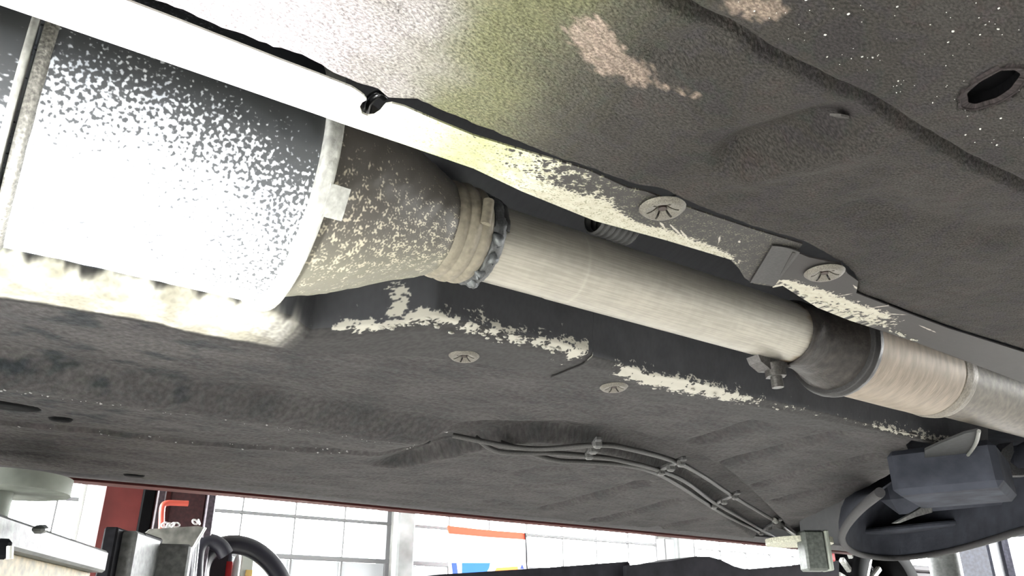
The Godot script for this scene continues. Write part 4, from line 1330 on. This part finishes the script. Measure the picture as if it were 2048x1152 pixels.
	put("bright_edge", tube([Vector3(0.4186, 1.8453, -1.7000), Vector3(0.3844, 1.7671, -1.7000)], 0.0028, 8), flat(Color(0.85, 0.86, 0.85), 0.35), cp)
	put("bolt_head", tube([Vector3(0.3404, 1.7781, -1.6900), Vector3(0.3353, 1.7763, -1.6650)], 0.0085, 12), flat(Color(0.9, 0.9, 0.9), 0.25, 0.3), cp)
	put("support_rod", tube([Vector3(0.4102, 1.8353, -1.7100), Vector3(0.4147, 1.7433, -1.7100)], 0.0030, 8), flat(Color(0.75, 0.76, 0.78), 0.4, 0.3), cp)
	# bent red handle
	var hd := thing("bent_handle", "bent salmon-red rod handle standing in front of the maroon column", "handle")
	put("rod", tube(smooth([Vector3(0.3469, 1.8256, -1.7400), Vector3(0.3432, 1.8538, -1.7400), Vector3(0.3405, 1.8756, -1.7400), Vector3(0.3414, 1.8873, -1.7400), Vector3(0.3492, 1.8918, -1.7400), Vector3(0.3624, 1.8929, -1.7400), Vector3(0.3874, 1.8940, -1.7400)], 6), 0.0058, 12), flat(Color(0.78, 0.34, 0.28), 0.4), hd)
	# chain of bright links lying along the cover
	for k in 6:
		var cpos: Vector3 = [Vector3(0.3464, 1.8472, -1.7200), Vector3(0.3530, 1.8467, -1.7200), Vector3(0.3603, 1.8482, -1.7200), Vector3(0.3668, 1.8486, -1.7200), Vector3(0.4018, 1.8568, -1.7200), Vector3(0.4094, 1.8573, -1.7200)][k]
		var ln := put("chain_link", torus(0.0045, 0.0019), flat(Color(0.92, 0.92, 0.92), 0.25, 0.2), self, cpos, Vector3(0.4, k * 0.9, 0.2))
		tag(ln, ["chain link touching the foot of the bent red handle", "second bright chain link right of the bent red handle", "third bright chain link right of the bent red handle", "last of the four bright chain links right of the red handle", "bright chain link left of the tilted cover's top corner", "bright chain link at the very top corner of the tilted cover"][k], "chain link", "links of the lift's safety chain")
	# right pad, post and dark arm
	var pr: Vector3 = Vector3(1.4397, 1.8250, -1.0813)
	var pad2 := thing("lift_pad", "cream-topped round lift pad on a grey square post under the right sill", "lift pad", pr, "lift pads")
	put("pad_disc", tube([Vector3(0, 0.005, 0), Vector3(0, -0.006, 0)], 0.066, 48), tri_mat(Color(0.82, 0.82, 0.74), 0.6, 0.0, 20.0, M.grain), pad2)
	put("square_post", box(Vector3(0.042, 0.075, 0.042), 0.004), tri_mat(Color(0.36, 0.38, 0.36), 0.6, 0.0, 10.0, M.grain), pad2, Vector3(-0.030, -0.024, 0.050), Vector3(0, -0.55, 0))
	put("post_rim", box(Vector3(0.008, 0.075, 0.044), 0.002), M.pad, pad2, Vector3(-0.010, -0.024, 0.065), Vector3(0, -0.55, 0))
	var rb := thing("red_box", "small bright red box right of the lift pad's square post", "box", Vector3(1.8653, 1.8371, -1.3400))
	put("box_body", box(Vector3(0.050, 0.030, 0.05), 0.003), flat(Color(0.75, 0.12, 0.11), 0.4), rb)
	var arm2 := thing("lift_beam", "long dark lift beam with a humped top edge below the right windows", "lift beam", Vector3.ZERO, "lift beams")
	put("outer_section", extrude([Vector2(0.6814, 1.7415), Vector2(0.7738, 1.7534), Vector2(0.9927, 1.7729), Vector2(1.2395, 1.7974), Vector2(1.2463, 1.7903), Vector2(1.2399, 1.7044), Vector2(0.6845, 1.6952)], "z", -1.50, -1.38), M.arm_dark, arm2)
	var va := Vector3(0.78, CY + 0.062, -1.44)
	var vb := Vector3(0.47, CY + 0.040, -1.93)
	var vd := vb - va
	put("pivot_section", box(Vector3(vd.length() + 0.06, 0.06, 0.10), 0.006), M.arm_dark, arm2, (va + vb) / 2.0, Vector3(0, atan2(-vd.z, vd.x), 0))
	put("inner_section", extrude([Vector2(1.2257, 1.7878), Vector2(1.3616, 1.8032), Vector2(1.4429, 1.8168), Vector2(1.4845, 1.8188), Vector2(1.5259, 1.8129), Vector2(1.5673, 1.8010), Vector2(1.6069, 1.7958), Vector2(1.6469, 1.7986), Vector2(1.7812, 1.8112), Vector2(1.9260, 1.8248), Vector2(1.9811, 1.8323), Vector2(1.9512, 1.7158), Vector2(1.2198, 1.7038)], "z", -1.48, -1.37), M.arm_dark, arm2)


func torus(r: float, t: float) -> ArrayMesh:
	var path := []
	for k in 13:
		var a := TAU * k / 12.0
		path.append(Vector3(cos(a) * r * 1.4, sin(a) * r, 0))
	return tube(path, t, 8)


# ------------------------------------------------------------------ behind the car
func build_background() -> void:
	# pier left of the lift column
	var pr := struct("trim_1", box(Vector3(0.15, 4.8, 0.2), 0.01), flat(Color(0.40, 0.40, 0.39), 0.8), "pale grey square pillar just left of the maroon lift column", "pillar", Vector3(0.775, 2.4, -6.0))
	pr.position = Vector3((Vector3(0.7375, 2.3688, -6.0000)).x, 2.4, -6.0)
	# piers between the window bands
	for k in 2:
		var x: float = [3.95, 8.03][k]
		struct("trim_%d" % (k + 2), box(Vector3([0.20, 0.30][k], 4.8, 0.14), 0.02), M.white_paint, ["white pier between the two left-hand window bands", "white pier with a grey bracket between the right-hand window bands"][k], "pier", Vector3(x, 2.4, -7.85))
	var bk := thing("wall_bracket", "small grey bracket box on the white pier above the dark lift beam", "bracket", Vector3(7.4677, 2.6253, -7.6000))
	put("bracket_box", box(Vector3(0.16, 0.26, 0.16), 0.01), M.frame, bk)
	# hanging banner with an orange top band and blue and orange shapes
	var bn := thing("banner", "white hanging banner with an orange-red top band and blue and orange lower shapes", "banner")
	var bz := -7.4
	var cloth := flat(Color(0.95, 0.95, 0.96), 0.8)
	cloth.backlight_enabled = true
	cloth.backlight = Color(0.5, 0.5, 0.52)
	var lit := func(c: Color) -> StandardMaterial3D:
		var m := flat(c, 0.8)
		m.backlight_enabled = true
		m.backlight = Color(0.35, 0.35, 0.35)
		return m
	put("cloth", extrude([Vector2(4.2180, 2.6060), Vector2(4.7023, 2.6062), Vector2(5.1839, 2.6044), Vector2(5.2191, 2.1376), Vector2(4.2651, 2.1088)], "z", bz - 0.012, bz), cloth, bn)
	put("top_band", extrude([Vector2(4.2153, 2.6798), Vector2(4.7014, 2.6670), Vector2(5.1844, 2.6670), Vector2(5.1905, 2.5996), Vector2(4.7024, 2.5961), Vector2(4.2358, 2.6022)], "z", bz - 0.014, bz + 0.004), lit.call(Color(0.93, 0.28, 0.16)), bn)
	put("blue_strip", extrude([Vector2(4.2751, 2.3178), Vector2(4.3336, 2.3204), Vector2(4.3694, 2.1119), Vector2(4.3113, 2.1101)], "z", bz, bz + 0.004), lit.call(Color(0.16, 0.28, 0.72)), bn)
	put("blue_shape", extrude([Vector2(4.3984, 2.3232), Vector2(4.7370, 2.3381), Vector2(4.7253, 2.2884), Vector2(4.6773, 2.2181), Vector2(4.5883, 2.1185), Vector2(4.4045, 2.1130)], "z", bz, bz + 0.004), lit.call(Color(0.12, 0.38, 0.78)), bn)
	put("orange_shape", extrude([Vector2(4.8182, 2.2921), Vector2(5.0844, 2.3181), Vector2(5.1158, 2.1344), Vector2(4.7093, 2.1222)], "z", bz, bz + 0.004), lit.call(Color(0.95, 0.50, 0.22)), bn)
	put("corner_mark", extrude([Vector2(5.1427, 2.3408), Vector2(5.1684, 2.2963), Vector2(5.1166, 2.2943)], "z", bz, bz + 0.004), lit.call(Color(0.16, 0.25, 0.70)), bn)
	put("hanging_cord", tube([Vector3(5.1774, 2.6656, -7.3900), Vector3(5.1896, 2.5417, -7.3900), Vector3(5.1946, 2.3627, -7.3900), Vector3(5.2125, 2.1869, -7.3900)], 0.006, 6), M.lift_dark, bn)
	# looped hose, red and white bottles by the column
	var hs := thing("air_hose", "thick black looped hose arching right of the tilted cover plate", "hose")
	put("hose", tube(smooth([Vector3(0.4875, 1.7310, -1.9500), Vector3(0.4818, 1.7829, -1.9500), Vector3(0.4901, 1.8151, -1.9500), Vector3(0.5139, 1.8336, -1.9500), Vector3(0.5513, 1.8411, -1.9500), Vector3(0.5928, 1.8334, -1.9500), Vector3(0.6310, 1.8109, -1.9500), Vector3(0.6622, 1.7789, -1.9500), Vector3(0.6877, 1.7358, -1.9500)], 6), 0.021, 16), flat(Color(0.10, 0.10, 0.13), 0.35), hs)
	var hs2 := thing("air_hose", "second dark hose bunched behind the tilted cover plate", "hose")
	put("hose", tube(smooth([Vector3(0.4703, 1.7188, -1.9000), Vector3(0.4601, 1.7996, -1.9000), Vector3(0.4638, 1.8310, -1.9000), Vector3(0.4819, 1.8394, -1.9000), Vector3(0.5048, 1.8312, -1.9000), Vector3(0.5205, 1.8129, -1.9000)], 6), 0.017, 14), flat(Color(0.12, 0.12, 0.15), 0.4), hs2)
	var cb := thing("control_box", "dark control box hung under the looped hose", "control box", Vector3(0.5253, 1.7875, -2.0000))
	put("case", box(Vector3(0.055, 0.12, 0.05), 0.006), flat(Color(0.16, 0.12, 0.15), 0.5), cb)
	var tray := thing("tool_tray", "small dark tray bracketed to the maroon column under the red can", "tray", Vector3(0.5738, 1.7302, -1.9900))
	put("tray_floor", box(Vector3(0.13, 0.006, 0.11), 0.002), M.lift_dark, tray, Vector3(0, -0.003, 0))
	put("tray_lip", box(Vector3(0.13, 0.018, 0.004), 0.001), M.lift_dark, tray, Vector3(0, 0.004, 0.055))
	var b1 := thing("spray_can", "slim red spray can standing inside the looped hose", "can", Vector3(0.5512, 1.7336, -1.9800))
	put("can_body", tube([Vector3.ZERO, Vector3(0, 0.072, 0)], 0.0085, 16), flat(Color(0.78, 0.12, 0.14), 0.35), b1)
	put("can_cap", tube([Vector3(0, 0.072, 0), Vector3(0, 0.092, 0)], 0.006, 14), flat(Color(0.35, 0.35, 0.4), 0.5), b1)
	var b2 := thing("bottle", "narrow white bottle between the red can and the pale box", "bottle", Vector3(0.5692, 1.7340, -1.9800))
	put("bottle_body", lathe_y([Vector2(0.0, 0.0), Vector2(0.009, 0.0), Vector2(0.009, 0.07), Vector2(0.004, 0.088), Vector2(0.0, 0.09)]), flat(Color(0.93, 0.93, 0.93), 0.4), b2)
	var b3 := thing("carton", "pale carton with a yellow base inside the looped hose", "carton", Vector3(0.6016, 1.7362, -2.0200))
	put("carton_body", box(Vector3(0.030, 0.12, 0.03), 0.002), flat(Color(0.72, 0.74, 0.70), 0.6), b3, Vector3(0, 0.045, 0))
	put("carton_label", box(Vector3(0.016, 0.05, 0.004), 0.001), flat(Color(0.85, 0.72, 0.42), 0.6), b3, Vector3(0.006, 0.03, 0.016))


func lathe_y(profile: Array) -> ArrayMesh:
	return sheet(profile.size(), 21, func(i: int, j: int):
		var a := TAU * j / 20.0
		var q: Vector2 = profile[i]
		return [Vector3(cos(a) * q.x, q.y, sin(a) * q.x), Vector2.ZERO], Vector3(-1, 0, 0))
